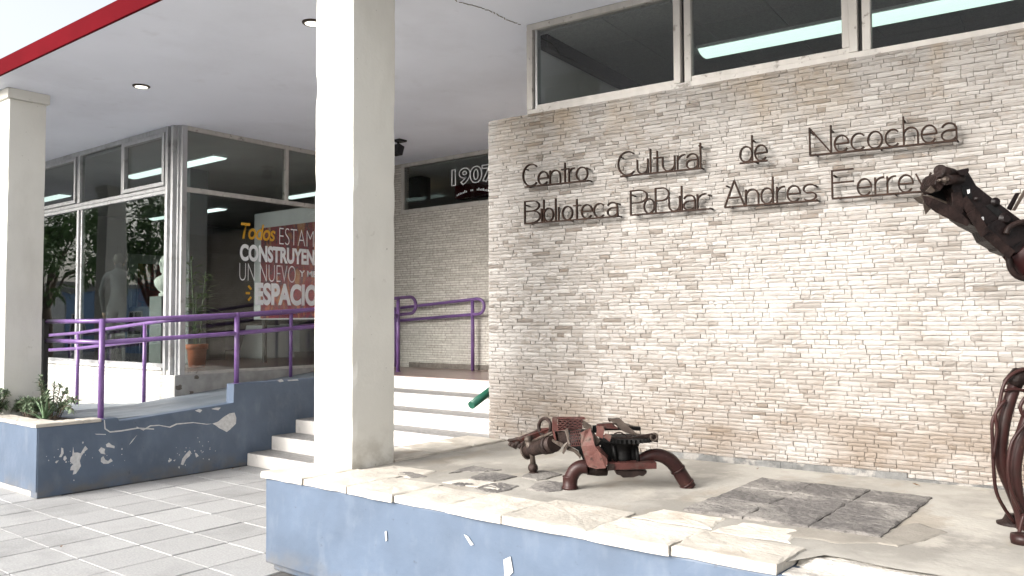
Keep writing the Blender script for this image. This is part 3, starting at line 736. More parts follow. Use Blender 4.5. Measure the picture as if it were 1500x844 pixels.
# ------------------------------------------------------------------ the planter (left)
pl = thing('planter', 'blue painted masonry planter with stone coping at the foot of the left pillar', 'planter', (-9.5, 3.65, 0))
obj('wall', MB().box((-12.6, 3.39, 0.0), (-8.40, 3.95, 0.64)).box((-12.6, 3.335, 0.06), (-8.345, 3.40, 0.668)).box((-12.6, 3.85, 0.0), (-8.495, 3.95, 0.668)), 'blue', pl, bevel=0.006)
obj('footing', MB().box((-12.6, 3.365, 0.0), (-8.345, 3.392, 0.05)).add([], []), 'rubble', pl)
obj('soil', MB().box((-12.5, 3.40, 0.55), (-8.50, 3.85, 0.672)), 'soil', pl)
for i, (x0, x1, yb) in enumerate(((-8.78, -8.325, 3.56), (-9.20, -8.79, 3.52), (-9.62, -9.21, 3.53), (-10.1, -9.63, 3.52), (-10.6, -10.11, 3.52))):
    obj('coping_slab', slab([(x0, 3.32), (x1, 3.32), (x1, yb), (x0, yb)], 0.668, 0.702, 0.007, 200 + i), 'coping', pl)
for i, (y0, y1) in enumerate(((3.565, 3.75), (3.755, 3.93))):
    obj('coping_slab', slab([(-8.52, y0), (-8.325, y0), (-8.325, y1), (-8.52, y1)], 0.668, 0.700, 0.006, 210 + i), 'coping', pl)

# ------------------------------------------------------------------ pillars
def pillar(x0, x1, y0, y1, zb, label, capital):
    t = thing('pillar', label, 'pillar', ((x0 + x1) / 2, (y0 + y1) / 2, zb), 'square canopy pillars')
    obj('shaft', rough_box((x0, y0, zb), (x1, y1, 4.05), 0.05, 0.0025, x0, 0.008), 'pillar', t, bevel=0.007)
    obj('capital', MB().box((x0 - capital, y0 - capital, 4.05), (x1 + capital, y1 + capital, 4.158)), 'pillar', t, bevel=0.008)
    return t
pillar(-4.722, -4.316, 3.716, 4.11, 0.64, 'square off-white pillar on the platform, nearest the camera', 0.028)
pillar(-9.93, -9.535, 3.475, 3.845, 0.60, 'square off-white pillar rising from the planter at left', 0.028)

pillar(-15.33, -14.93, 3.475, 3.845, 0.0, 'square off-white pillar beyond the picture, mirrored in the front window', 0.028)

# ================================================================== WINDOWS
def pane(mb_box, m, parent): return obj('pane', mb_box, m, parent)
# --- glazed corner: front sheet (Y = 5.47) and side sheet (X = -9.68)
gf = thing('front_window', 'aluminium framed shopfront window facing the street left of the corner', 'window', (-12, 5.47, 1.08))
def fbar(x0, x1, z0, z1, y0=5.43, y1=5.50, name='frame', m='alu'):
    return obj(name, MB().box((x0, y0, z0), (x1, y1, z1)), m, gf, bevel=0.004)
fbar(-14.6, -9.90, 1.085, 1.135, name='bottom_rail'); fbar(-14.6, -9.90, 3.30, 3.345, name='middle_rail'); fbar(-14.6, -9.90, 3.352, 3.40, 5.44, 5.50, name='middle_rail')
fbar(-14.6, -9.90, 4.095, 4.157, name='top_rail')
fbar(-12.36, -12.31, 1.135, 3.30, 5.425, 5.505, 'mullion'); fbar(-12.285, -12.25, 1.135, 3.30, 5.45, 5.50, 'mullion')
fbar(-12.36, -12.29, 3.40, 4.095, 5.425, 5.505, 'mullion'); fbar(-11.06, -11.01, 3.40, 4.095, 5.425, 5.505, 'mullion')
def sash(x0, x1, z0, z1, w=0.05):
    mb = MB(); y0, y1 = 5.41, 5.47
    mb.box((x0, y0, z0), (x1, y1, z0 + w)).box((x0, y0, z1 - w), (x1, y1, z1)).box((x0, y0, z0 + w), (x0 + w, y1, z1 - w)).box((x1 - w, y0, z0 + w), (x1, y1, z1 - w))
    return obj('sash', mb, 'alu', gf, bevel=0.004)
sash(-11.0, -9.92, 3.405, 4.085); sash(-14.5, -12.40, 3.405, 4.085)
for x0, x1, z0, z1, m in ((-14.6, -12.36, 1.135, 3.30, 'glass_front'), (-12.25, -9.90, 1.135, 3.30, 'glass_front'), (-14.45, -12.45, 3.455, 4.035, 'glass_dim'), (-12.29, -11.06, 3.40, 4.095, 'glass_dim'), (-10.95, -9.97, 3.455, 4.035, 'glass_dim')):
    pane(MB().box((x0, 5.462, z0), (x1, 5.468, z1)), m, gf)
gc = thing('corner_post', 'triple aluminium corner post between front and side windows', 'post', (-9.75, 5.5, 1.0))
for x0, x1, y0, y1, m in ((-9.90, -9.845, 5.42, 5.50, 'alu'), (-9.845, -9.775, 5.47, 5.52, 'alu'), (-9.775, -9.725, 5.425, 5.50, 'alu'), (-9.725, -9.685, 5.475, 5.54, 'alu'), (-9.685, -9.630, 5.50, 5.57, 'alu')):
    obj('profile', MB().box((x0, y0, 1.0), (x1, y1, 4.157)), m, gc, bevel=0.004)
gsd = thing('side_window', 'aluminium framed side window with printed slogan beside the ramp', 'window', (-9.66, 7.3, 1.0))
def sbar(y0, y1, z0, z1, x0=-9.70, x1=-9.63, name='frame', m='alu_w'):
    return obj(name, MB().box((x0, y0, z0), (x1, y1, z1)), m, gsd, bevel=0.004)
sbar(5.57, 9.07, 1.0, 1.035, name='bottom_rail'); sbar(5.57, 9.07, 3.315, 3.375, name='middle_rail'); sbar(5.57, 9.07, 4.10, 4.157, name='top_rail')
sbar(7.06, 7.115, 3.375, 4.10, name='mullion'); sbar(8.2, 8.25, 3.375, 4.10, name='mullion'); sbar(7.95, 8.0, 1.035, 3.315, name='mullion'); sbar(9.03, 9.075, 1.035, 4.10, -9.71, -9.625, 'jamb')
sp1 = pane(MB().box((-9.668, 5.57, 1.035), (-9.662, 7.95, 3.315)), 'glass', gsd)
pane(MB().box((-9.668, 8.0, 1.035), (-9.662, 9.03, 3.315)), 'glass', gsd)
for y0, y1 in ((5.57, 7.06), (7.115, 8.2), (8.25, 9.03)): pane(MB().box((-9.668, y0, 3.375), (-9.662, y1, 4.10)), 'glass_dim', gsd)

# lettering on the glass: built-in letter shapes turned into thin vinyl
def text_mesh(s, offset=0.0, shear=0.0, outline=0.0, space=1.0):
    cu = bpy.data.curves.new('lettering', 'FONT'); cu.body = s; cu.size = 1.0; cu.offset = offset; cu.shear = shear; cu.space_character = space
    cu.resolution_u = 6
    if outline: cu.fill_mode = 'NONE'; cu.bevel_depth = outline; cu.bevel_resolution = 1
    else: cu.extrude = 0.0
    o = bpy.data.objects.new('lettering', cu); COL.objects.link(o)
    dg = bpy.context.evaluated_depsgraph_get(); dg.update()
    me = bpy.data.meshes.new_from_object(o.evaluated_get(dg)); bpy.data.objects.remove(o); bpy.data.curves.remove(cu)
    me.materials.clear()
    return me
def fit_text(s, place, parent, m, th=0.0015, **kw):
    """place(a, b, d): a 0..1 along, b 0..1 up, d out of the glass"""
    me = text_mesh(s, **kw)
    xs = [v.co.x for v in me.vertices]; ys = [v.co.y for v in me.vertices]; zs = [v.co.z for v in me.vertices]
    x0, x1, y0, y1 = min(xs), max(xs), min(ys), max(ys)
    for v in me.vertices:
        v.co = place((v.co.x - x0) / (x1 - x0), (v.co.y - y0) / (y1 - y0), v.co.z)
    me.update()
    return obj('lettering', me, m, parent)
def side_text(s, y0, y1, z0, z1, m, **kw):
    f = lambda a, b, d: Vector((-9.6595, y0 + (y1 - y0) * a, z0 + (z1 - z0) * b))
    return fit_text(s, f, sp1, m, **kw)
side_text('Todos', 6.37, 6.92, 2.78, 3.00, 'vinyl_y', offset=0.018, shear=0.22, space=0.92)
side_text('ESTAMOS', 6.985, 7.86, 2.748, 2.985, 'vinyl_w', offset=-0.022)
side_text('CONSTRUYENDO', 6.36, 7.90, 2.482, 2.712, 'vinyl_w', offset=0.045)
side_text('UN NUEVO', 6.355, 7.265, 2.217, 2.455, 'vinyl_w', offset=-0.022)
side_text('Y MEJOR', 7.33, 7.88, 2.28, 2.40, 'vinyl_w', offset=0.025)
side_text('ESPACIO', 6.60, 7.66, 1.89, 2.20, 'vinyl_w', offset=0.045)
for dy, dz in ((0.09, 0.10), (0.13, 0.0), (0.09, -0.10)):
    a = Vector((-9.6595, 6.585 - dy, 2.05 + dz)); b = Vector((-9.6595, 6.585 - dy * .5, 2.05 + dz * .5))
    obj('lettering', MB().bar(a, b, 0.03, 0.0015, (0, b.z - a.z if False else -(dz or 0) * 1.0 + 0.0001, 1)), 'vinyl_y', sp1)

# --- window high on the back wall
gt = thing('transom_window', 'dark high window with white outlined year on the recessed stone wall', 'window', (-7, 9.1, 3.36))
for a, b in (((-9.39, 9.07, 3.36), (-4.54, 9.16, 3.42)), ((-9.39, 9.07, 4.10), (-4.54, 9.16, 4.157)), ((-9.39, 9.07, 3.42), (-9.33, 9.16, 4.10)), ((-6.75, 9.07, 3.42), (-6.69, 9.16, 4.10))):
    obj('frame', MB().box(a, b), 'alu_w', gt, bevel=0.004)
tp = pane(MB().box((-9.33, 9.10, 3.42), (-6.75, 9.106, 4.10)), 'glass_dim', gt); pane(MB().box((-6.69, 9.10, 3.42), (-4.54, 9.106, 4.10)), 'glass_dim', gt)
fit_text('1907', lambda a, b, d: Vector((-8.33 + 0.86 * a, 9.096 + 0.006 * d, 3.685 + 0.265 * b)), tp, 'vinyl_w', outline=0.028, offset=0.03, shear=0.0)
mb = MB(); rr = random.Random(8)
for k in range(22):                       # tiny unreadable line of print below the year
    if k in (7, 8, 11, 12): continue
    a = k / 21; x = -8.22 + 0.64 * a; zz = 3.535 + 0.05 * math.sin(math.pi * a)
    mb.box((x, 9.096, zz), (x + 0.018, 9.099, zz + rr.choice((0.022, 0.03, 0.038))))
obj('print_line', mb, 'vinyl_w', tp)

# --- clerestory above the stone wall
cl = thing('clerestory_window', 'band of three dark windows in weathered frames above the stone wall', 'window', wl(2.5, 0.06, Z1W))
def cbar(u0, u1, v0, v1, z0, z1, name='frame', m='alu_w'): return obj(name, wbox(MB(), u0, u1, v0, v1, z0, z1), m, cl, bevel=0.004)
cbar(0.385, WALL_L, 0.03, 0.11, Z1W, Z1W + 0.045, 'sill'); cbar(0.385, WALL_L, 0.03, 0.11, 4.105, 4.157, 'head')
cbar(0.385, 0.44, 0.025, 0.115, Z1W + .045, 4.105, 'jamb'); cbar(0.452, 0.475, 0.05, 0.11, Z1W + .045, 4.105, 'jamb', 'alu')
for u in (1.705, 2.95, 4.25):
    cbar(u, u + 0.055, 0.025, 0.115, Z1W + .045, 4.105, 'mullion'); cbar(u + .055, u + 0.082, 0.07, 0.11, Z1W + .045, 4.105, 'gasket', 'gap'); cbar(u + 0.082, u + 0.135, 0.035, 0.10, Z1W + .045, 4.105, 'mullion')
cbar(0.475, 1.705, 0.04, 0.10, Z1W + .046, Z1W + .078, 'sash'); cbar(1.84, 2.95, 0.04, 0.10, Z1W + .046, Z1W + .085, 'sash'); cbar(2.905, 2.95, 0.036, 0.10, Z1W + .085, 4.105, 'sash')
for u0, u1 in ((0.475, 1.705), (1.84, 2.95), (3.085, 4.25), (4.385, WALL_L)):
    pane(wbox(MB(), u0, u1, 0.065, 0.071, Z1W + .045, 4.105), 'glass', cl)

# ================================================================== INTERIORS
tag(obj('interior_floor', MB().box((-19, 5.62, 0.6), (-9.81, 13.2, 1.0)).box((-9.81, 9.25, 0.6), (-4.5, 13.2, 1.0)).box((-4.27, 5.9, 0.6), (3, 13.2, 1.0)), 'in_floor'), kind='structure')
tag(obj('interior_ceiling', MB().box((-19, 5.62, 4.11), (-9.72, 13.2, 4.157)).box((-9.72, 9.26, 4.11), (-4.5, 13.2, 4.157)), 'in_ceil'), kind='structure')
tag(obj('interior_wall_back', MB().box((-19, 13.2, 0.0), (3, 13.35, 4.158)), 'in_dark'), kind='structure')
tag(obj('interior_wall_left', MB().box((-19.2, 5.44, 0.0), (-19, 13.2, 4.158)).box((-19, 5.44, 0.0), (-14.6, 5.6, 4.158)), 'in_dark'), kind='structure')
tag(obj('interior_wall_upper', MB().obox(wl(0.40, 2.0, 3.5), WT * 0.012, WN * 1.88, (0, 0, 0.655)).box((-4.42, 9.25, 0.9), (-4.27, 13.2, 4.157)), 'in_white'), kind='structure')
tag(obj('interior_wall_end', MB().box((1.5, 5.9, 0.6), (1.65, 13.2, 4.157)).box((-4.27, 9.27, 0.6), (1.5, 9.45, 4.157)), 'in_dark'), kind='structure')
cp = tag(obj('interior_ceiling_upper', wbox(MB(), 0.42, WALL_L + .4, 0.12, 3.9, 4.130, 4.157), 'in_dark'), kind='structure')
me0 = MB().box((-0.297, -0.297, 0), (0.297, 0.297, 0.018)).mesh('ceiling_panel'); me0.materials.append(M['acoustic'])
for i in range(9):
    for j in range(6):
        o = bpy.data.objects.new('ceiling_panel', me0); COL.objects.link(o); o.parent = cp
        o.location = wl(0.74 + 0.6 * i, 0.45 + 0.6 * j, 4.108); o.rotation_euler = (0, 0, WA)
bm_ = tag(obj('ceiling_beam', MB().obox(wl(0.455, 1.98, 4.045), WT * 0.04, WN * 1.8, (0, 0, 0.06)), 'beam', bevel=0.004), 'dark beam along the pale wall behind the leftmost high window', 'beam')
def fluo(name, label, c0, c1, wv, zt, th, m, cat='light', group='fluorescent ceiling lights'):
    a = Vector(c0); b = Vector(c1); t = (b - a).normalized(); s = Vector((-t.y, t.x, 0)); mid = (a + b) / 2; L = (b - a).length
    o = thing(name, label, cat, (mid.x, mid.y, zt), group)
    obj('housing', MB().obox((mid.x, mid.y, zt - 0.012), t * (L / 2), s * (wv / 2 + .02), (0, 0, 0.012)), 'white_in', o)
    h = []
    for k in range(9):
        ang = math.pi * k / 8; h.append(s * (math.cos(ang) * wv / 2) - Vector((0, 0, 1)) * (math.sin(ang) * th))
    obj('diffuser', MB().prism([Vector((a.x, a.y, zt - .024)) + t * .01 + q for q in h], t * (L - .02)), m, o)
    return o
v0 = 1.36
fluo('ceiling_light', 'greenish fluorescent batten seen whole through the middle high window', wl(1.42, v0, 0), wl(2.66, v0, 0), 0.26, 4.107, 0.045, 'tube')
fluo('ceiling_light', 'fluorescent batten crossing the rightmost high window', wl(2.70, v0, 0), wl(3.94, v0, 0), 0.26, 4.107, 0.045, 'tube')
fluo('ceiling_light', 'fluorescent batten further right along the same ceiling line', wl(3.98, v0, 0), wl(5.2, v0, 0), 0.26, 4.107, 0.045, 'tube')
LG = 'fluorescent ceiling lights'
for lab, x0, x1, y in (('fluorescent strip nearest the glazed corner', -13.35, -10.75, 6.74), ('fluorescent strip at far left of the front window', -17.6, -16.2, 6.9),
                       ('deeper fluorescent strip behind the printed slogan', -13.2, -11.2, 9.79), ('deep fluorescent strip seen beside the inner column', -16.3, -15.6, 9.84), ('deepest fluorescent strip left of the corner post', -18.4, -17.4, 9.8)):
    fluo('ceiling_light', lab, (x0, y, 0), (x1, y, 0), 0.22, 4.108, 0.04, 'tube2')
# three halogens and a loudspeaker behind the back window
t = thing('spot_track', 'track with three warm halogen spots behind the dark high window', 'light', (-10.5, 10.5, 4.0))
obj('track', MB().bar((-10.9, 10.5, 4.09), (-10.2, 10.5, 4.09), 0.03, 0.03), 'black', t)
for px, py in ((592, 280), (606, 281), (619, 283)):
    p = on_y(px, py, 10.5); obj('spot', MB().tube([(p.x, p.y, 4.08), (p.x, p.y, p.z + .03)], 0.012, 6), 'black', t); obj('bulb', MB().ball(p, 0.028), 'warm', t)
t = tag(obj('loudspeaker', MB().box((-9.95, 9.75, 3.72), (-9.62, 10.0, 4.10)), 'black', bevel=0.02), 'black loudspeaker box hanging inside the dark high window', 'loudspeaker')
tag(obj('ceiling_beam', MB().box((-9.9, 10.9, 3.86), (-4.6, 11.1, 4.105)), 'red', bevel=0.005), 'dark red beam inside the high window with the year', 'beam')
tag(obj('inner_column', MB().box((-12.30, 6.99, 1.0), (-12.0, 7.30, 4.109)), 'in_wall', bevel=0.008), 'grey square column inside the glazed corner', 'column')
tag(obj('partition', MB().box((-17.6, 8.6, 1.0), (-17.45, 12.0, 3.3)), 'in_dark', bevel=0.005), 'dark partition wall deep inside the front window', 'partition')
# display panel with the red print
t = thing('display_panel', 'white display panel with red abstract print behind the slogan', 'display', (-10.8, 8.0, 1.0))
obj('board', MB().box((-11.74, 8.0, 1.70), (-9.80, 8.06, 3.45)), 'white_in', t, bevel=0.004)
obj('print', MB().box((-11.545, 7.994, 1.72), (-9.82, 7.999, 3.20)), 'art', t)
for x in (-11.5, -10.0): obj('leg', MB().box((x, 8.0, 1.0), (x + .06, 8.05, 1.70)), 'black', t)
t = thing('framed_picture', 'picture in a white mount on the partition behind the front window', 'picture', (-17.4, 9.2, 2.4))
obj('mount', MB().box((-17.448, 8.75, 1.75), (-17.42, 10.0, 3.15)), 'white_in', t); obj('print', MB().box((-17.419, 8.95, 1.95), (-17.41, 9.8, 2.95)), 'art', t)
for lab, c, hw, tw, h in (('white tapered plinth under the slogan, left one', (-13.1, 9.22), 0.36, 0.27, 0.60), ('white tapered plinth under the slogan, right one', (-15.45, 11.85), 0.45, 0.38, 0.62)):
    mb = MB(); x, y = c; z = 1.0
    mb.add([(x + s * a, y + q * a, zz) for a, zz in ((hw, z), (tw, z + h)) for s, q in ((-1, -1), (1, -1), (1, 1), (-1, 1))], [(0, 3, 2, 1), (4, 5, 6, 7), (0, 1, 5, 4), (1, 2, 6, 5), (2, 3, 7, 6), (3, 0, 4, 7)])
    tag(obj('plinth', mb, 'white_in', bevel=0.01), lab, 'plinth', 'white plinths indoors')
# desk with two chairs, dark, seen low through the glass
t = thing('desk', 'dark reception desk deep behind the side window', 'desk', (-13.6, 8.0, 1.0))
obj('top', MB().box((-14.4, 7.7, 1.70), (-12.9, 8.3, 1.74)), 'in_dark', t); obj('front_panel', MB().box((-14.35, 7.75, 1.05), (-12.95, 7.78, 1.70)), 'in_dark', t)
for x in (-14.35, -13.0): obj('leg', MB().box((x, 7.8, 1.0), (x + .05, 8.25, 1.70)), 'black', t)
def chair(x, y, rz, label):
    t = thing('office_chair', label, 'chair', (x, y, 1.0), 'dark chairs indoors')
    cs, sn = math.cos(rz), math.sin(rz); P = lambda a, b, c: (x + a * cs - b * sn, y + a * sn + b * cs, 1.0 + c)
    ax, ay = Vector((cs, sn, 0)), Vector((-sn, cs, 0))
    obj('seat', MB().obox(P(0, 0, .45), ax * .22, ay * .22, (0, 0, .03)), 'black', t, bevel=0.015)
    obj('backrest', MB().obox(P(0, .22, .72), ax * .21, ay * .02, (0, 0, .2)), 'black', t, bevel=0.015)
    for a, b in ((-.19, -.19), (.19, -.19), (-.19, .19), (.19, .19)):
        obj('leg', MB().tube([P(a, b, 0), P(a, b, .45 if b < 0 else .6)], 0.012, 6), 'black', t)
chair(-12.9, 6.6, 0.6, 'dark chair nearer the front window glass'); chair(-14.2, 7.0, -0.9, 'dark chair further left behind the front window')

# potted plant behind the corner
t = thing('potted_plant', 'bamboo-like plant in a terracotta pot behind the side window', 'plant', (-11.1, 6.62, 1.0))
PX = Vector((-11.12, 6.62, 1.0))
obj('pot', MB().lathe(PX, (0, 0, 1), [(0.115, 0), (0.135, 0.25), (0.14, 0.26), (0.155, 0.265), (0.158, 0.34), (0.14, 0.34), (0.135, 0.30)], 24), 'terracotta', t)
rl = random.Random(4)
def leaf_quads(mb, p, d, L, w, rnd, fold=0.2):
    d = Vector(d).normalized(); s = d.cross(Vector((rnd.uniform(-.4, .4), rnd.uniform(-.4, .4), 1))).normalized(); up = s.cross(d)
    a = Vector(p); m1 = a + d * L * .45 + s * w; m2 = a + d * L * .45 - s * w; mid = a + d * L * .5 + up * (-fold * w); e = a + d * L - Vector((0, 0, L * .18))
    mb.add([a, m1, e, m2, mid], [(0, 1, 4), (1, 2, 4), (2, 3, 4), (3, 0, 4)])
lv = MB()
for k, (dx, dy, h) in enumerate(((-.03, -.02, 1.30), (.02, .03, 1.10), (.04, -.03, .8))):
    top = PX + Vector((dx * 3, dy * 3, 0.3 + h))
    obj('stem', MB().tube([PX + Vector((dx, dy, .28)), PX + Vector((dx * 1.6, dy * 2, .3 + h * .5)), top], 0.009, 7, sub=4), 'leaf_grey', t)
    for q in range(60):
        f = rl.uniform(.2, 1.0); p = PX + Vector((dx * (1 + 2 * f), dy * (1 + 2 * f), .28 + h * f)); a = rl.uniform(0, 6.28)
        leaf_quads(lv, p, (math.cos(a), math.sin(a), rl.uniform(-.1, .7)), rl.uniform(.16, .32), .018, rl)
obj('foliage', lv, 'leaf', t)

# plaster bust on its stand
t = thing('bust', 'white plaster bust on a stand just left of the corner post', 'sculpture', (-10.95, 6.0, 1.0))
bx, by = -10.93, 6.03
obj('stand', MB().box((bx - .16, by - .16, 1.0), (bx + .16, by + .16, 2.02)), 'in_wall', t, bevel=0.005)
mb = MB()
mb.lathe((bx, by, 2.02), (0, 0, 1), [(0.10, 0), (0.10, .04), (.07, .06), (.11, .09), (.155, .16), (.165, .22), (.13, .27), (.07, .30), (.058, .33), (.06, .38)], 20)
mb.ball((bx - .01, by, 2.48), 0.115, 16, 12, (0.92, 0.78, 1.15)); mb.ball((bx - .075, by, 2.40), 0.06, 12, 8, (1, .8, 1))
mb.add([(bx - .105, by - .018, 2.505), (bx - .105, by + .018, 2.505), (bx - .155, by, 2.445), (bx - .10, by - .025, 2.44), (bx - .10, by + .025, 2.44)], [(0, 2, 3), (0, 1, 2), (1, 4, 2), (2, 4, 3)])
mb.ball((bx - .012, by - .09, 2.475), .028, 8, 6, (1, .4, 1.3)); mb.ball((bx - .012, by + .09, 2.475), .028, 8, 6, (1, .4, 1.3))
obj('head', mb, 'plasterwhite', t)

# a person standing inside, dark against the room
def skin_body(name, verts, edges, m, parent, sub=2):
    me = bpy.data.meshes.new(name); me.from_pydata([v[0] for v in verts], edges, []); me.update()
    o = bpy.data.objects.new(name, me); COL.objects.link(o)
    sk = o.modifiers.new('skin', 'SKIN'); sv = me.skin_vertices[0].data if me.skin_vertices else None
    if sv is None:
        bm = bmesh.new(); bm.from_mesh(me); bm.verts.layers.skin.verify(); bm.to_mesh(me); bm.free(); sv = me.skin_vertices[0].data
    for i, v in enumerate(verts): sv[i].radius = v[1]; sv[i].use_root = (i == 0)
    sk.use_smooth_shade = True
    ss = o.modifiers.new('sub', 'SUBSURF'); ss.levels = sub; ss.render_levels = sub
    me.materials.append(M[m])
    if parent is not None: o.parent = parent; o.matrix_parent_inverse = Matrix.Translation(-root_offset(parent))
    return o
px0, py0, fz = -13.27, 6.5, 1.0
t = thing('person', 'person in dark clothes standing indoors behind the front window', 'person', (px0, py0, fz))
fx = Vector((-0.75, 0.66, 0)).normalized(); sx_ = Vector((-fx.y, fx.x, 0))      # facing, side
P = lambda s, f, z: tuple(Vector((px0, py0, fz)) + sx_ * s + fx * f + Vector((0, 0, z)))
bv = [(P(0, 0, .95), (.16, .12)), (P(0, 0, 1.12), (.15, .11)), (P(0, .01, 1.30), (.18, .12)), (P(0, 0, 1.45), (.12, .09)), (P(0, .01, 1.53), (.058, .058)), (P(0, .02, 1.60), (.07, .08)), (P(0, .03, 1.68), (.076, .095)), (P(0, .02, 1.765), (.05, .06)),
      (P(.10, 0, .88), (.095, .10)), (P(.11, .03, .50), (.065, .068)), (P(.11, -.01, .09), (.042, .045)), (P(.12, .13, .04), (.04, .03)),
      (P(-.10, 0, .88), (.095, .10)), (P(-.11, .0, .50), (.065, .068)), (P(-.12, -.05, .09), (.042, .045)), (P(-.13, .09, .04), (.04, .03)),
      (P(.19, 0, 1.42), (.062, .062)), (P(.25, -.03, 1.14), (.046, .046)), (P(.24, .06, .90), (.034, .034)), (P(.235, .09, .82), (.03, .04)),
      (P(-.19, 0, 1.42), (.062, .062)), (P(-.25, -.02, 1.14), (.046, .046)), (P(-.22, .10, .93), (.034, .034)), (P(-.20, .14, .86), (.03, .04))]
be = [(0, 1), (1, 2), (2, 3), (3, 4), (4, 5), (5, 6), (6, 7), (0, 8), (8, 9), (9, 10), (10, 11), (0, 12), (12, 13), (13, 14), (14, 15), (3, 16), (16, 17), (17, 18), (18, 19), (3, 20), (20, 21), (21, 22), (22, 23)]
body = skin_body('body', bv, be, 'cloth_dark', t)
mb = MB()
hc = Vector(P(0, .035, 1.665))
mb.ball(hc, .098, 16, 12, (.82, .9, 1.18)); nz_ = hc + fx * .09
mb.add([nz_ + Vector((0, 0, .03)), nz_ + fx * .025 - Vector((0, 0, .012)), nz_ + sx_ * .016 - Vector((0, 0, .02)), nz_ - sx_ * .016 - Vector((0, 0, .02))], [(0, 1, 2), (0, 3, 1), (1, 3, 2)])
for s in (-1, 1): mb.ball(hc + sx_ * s * .083, .024, 8, 6, (.6, .6, 1.2))
for s, base in ((1, P(.235, .10, .80)), (-1, P(-.20, .15, .84))):
    b0_ = Vector(base)
    mb.ball(b0_, .036, 10, 8, (.8, 1, 1.25))
    for k in range(4): mb.tube([b0_ + fx * (.012 * (k - 1.5)) - Vector((0, 0, .03)), b0_ + fx * (.013 * (k - 1.5) + .004) - Vector((0, 0, .075)), b0_ + fx * (.012 * (k - 1.5) + .018) - sx_ * s * .008 - Vector((0, 0, .10 - .008 * abs(k - 1)))], .0085, 6)
    mb.tube([b0_ + fx * .03, b0_ + fx * .05 - Vector((0, 0, .03)), b0_ + fx * .052 - Vector((0, 0, .06))], .0095, 6)
obj('skin', mb, 'skin', t)
obj('hair', MB().ball(hc + Vector((0, 0, .022)) - fx * .014, .103, 16, 12, (.86, .9, 1.08)), 'hair', t)

# ================================================================== RAILINGS
def arc_pts(c, a0, a1, ru, rz, du, n=8):
    return [Vector(c) + Vector(du) * (ru * math.cos(a0 + (a1 - a0) * k / n)) + Vector((0, 0, rz * math.sin(a0 + (a1 - a0) * k / n))) for k in range(n + 1)]
RT = 0.024
t = thing('handrail', 'purple double handrail along the outer side wall of the ramp', 'handrail', (-8.42, 5.5, 0.69), 'purple handrails')
xo = -8.42
rail_pts = [(xo, 3.97, 1.672), (xo, 5.51, 1.745), (xo, 6.6, 1.815), (xo, 7.6, 1.945), (xo, 8.10, 1.992), (xo, 8.32, 2.012)]
low_pts = [(xo, 3.97, 1.455), (xo, 5.51, 1.528), (xo, 6.6, 1.595), (xo, 7.6, 1.715), (xo, 8.10, 1.755), (xo, 8.32, 1.772)]
curl = arc_pts((xo, 8.32, 1.892), math.pi / 2, -math.pi / 2, 0.12, 0.12, (0, 1, 0), 10)
obj('rail', MB().tube(rail_pts + curl[1:-1] + low_pts[::-1], RT, 12), 'purple', t)
for y, zb, zt in ((3.965, 0.685, 1.695), (5.515, 0.945, 1.768), (8.087, 0.95, 2.012)):
    po = obj('post', MB().tube([(xo, y, zb), (xo, y, zt)], 0.029 if y < 8 else 0.026, 12), 'purple', t)
    obj('base_plate', MB().lathe((xo, y, zb - .002), (0, 0, 1), [(.05, 0), (.05, .008), (.034, .012)], 14), 'purple', po)
for dz0, dz1 in ((1.672, 1.672), (1.455, 1.462)):
    obj('rail', MB().tube([(xo, 3.97, dz0), (-9.76, 3.985, dz1)], RT, 12), 'purple', t)
obj('post', MB().box((-9.80, 3.95, 0.5), (-9.745, 4.0, 1.70)), 'black', t, label='black square end post')
t = thing('handrail', 'purple double handrail on the inner window side of the ramp', 'handrail', (-10, 5.3, 0.6), 'purple handrails')
yi, xi = 5.25, -9.50
for zo in (0, -0.215):
    obj('rail', MB().tube([(-13.2, yi, 1.458 + zo), (-11.86, yi, 1.515 + zo), (-10.0, yi, 1.648 + zo), (-9.62, yi, 1.672 + zo), (-9.53, yi + .03, 1.678 + zo), (xi, yi + .12, 1.682 + zo), (xi, 6.2, 1.735 + zo), (xi, 7.07, 1.79 + zo), (xi, 7.9, 1.88 + zo)], RT * .95, 12), 'purple', t)
obj('rail', MB().tube([(xi, 7.9, 1.88)] + arc_pts((xi, 7.9, 1.7725), math.pi / 2, -math.pi / 2, 0.1075, 0.1075, (0, 1, 0), 8)[1:], RT * .95, 12), 'purple', t)
for x, y, zb, zt in ((-11.85, yi, 0.52, 1.515), (-10.02, yi, 0.635, 1.645), (xi, 7.075, 0.88, 1.79), (-13.1, yi, 0.44, 1.46)):
    obj('post', MB().tube([(x, y, zb), (x, y, zt)], 0.024, 12), 'purple', t)
t = thing('handrail', 'purple looped handrail in front of the recessed stone wall', 'handrail', (-8.5, 8.98, 0.95), 'purple handrails')
yb = 8.96
obj('rail', MB().tube([(-9.45, yb, 1.862), (-7.70, yb, 1.982)] + arc_pts((-7.69, yb, 1.872), math.pi / 2, -math.pi / 2, 0.12, 0.11, (1, 0, 0), 10)[1:-1] + [(-7.70, yb, 1.762), (-9.45, yb, 1.668)], RT, 12), 'purple', t)
for x in (-7.79, -9.40): obj('post', MB().tube([(x, yb, 0.952), (x, yb, 1.97 if x > -9 else 1.86)], 0.027, 12), 'purple', t)
t = thing('handrail', 'dark green stair handrail end poking out beside the stone wall', 'handrail', (-4.66, 5.5, 0.9))
obj('rail', MB().tube([(-4.655, 5.335, 0.935), (-4.655, 5.60, 1.045), (-4.655, 7.4, 1.86)], 0.036, 14), 'green', t)
for y, z in ((5.95, 1.2), (7.0, 1.68)): obj('bracket', MB().tube([(-4.655, y, z), (-4.655, y, z - .06), (-4.53, y, z - .06)], 0.010, 8), 'green', t)

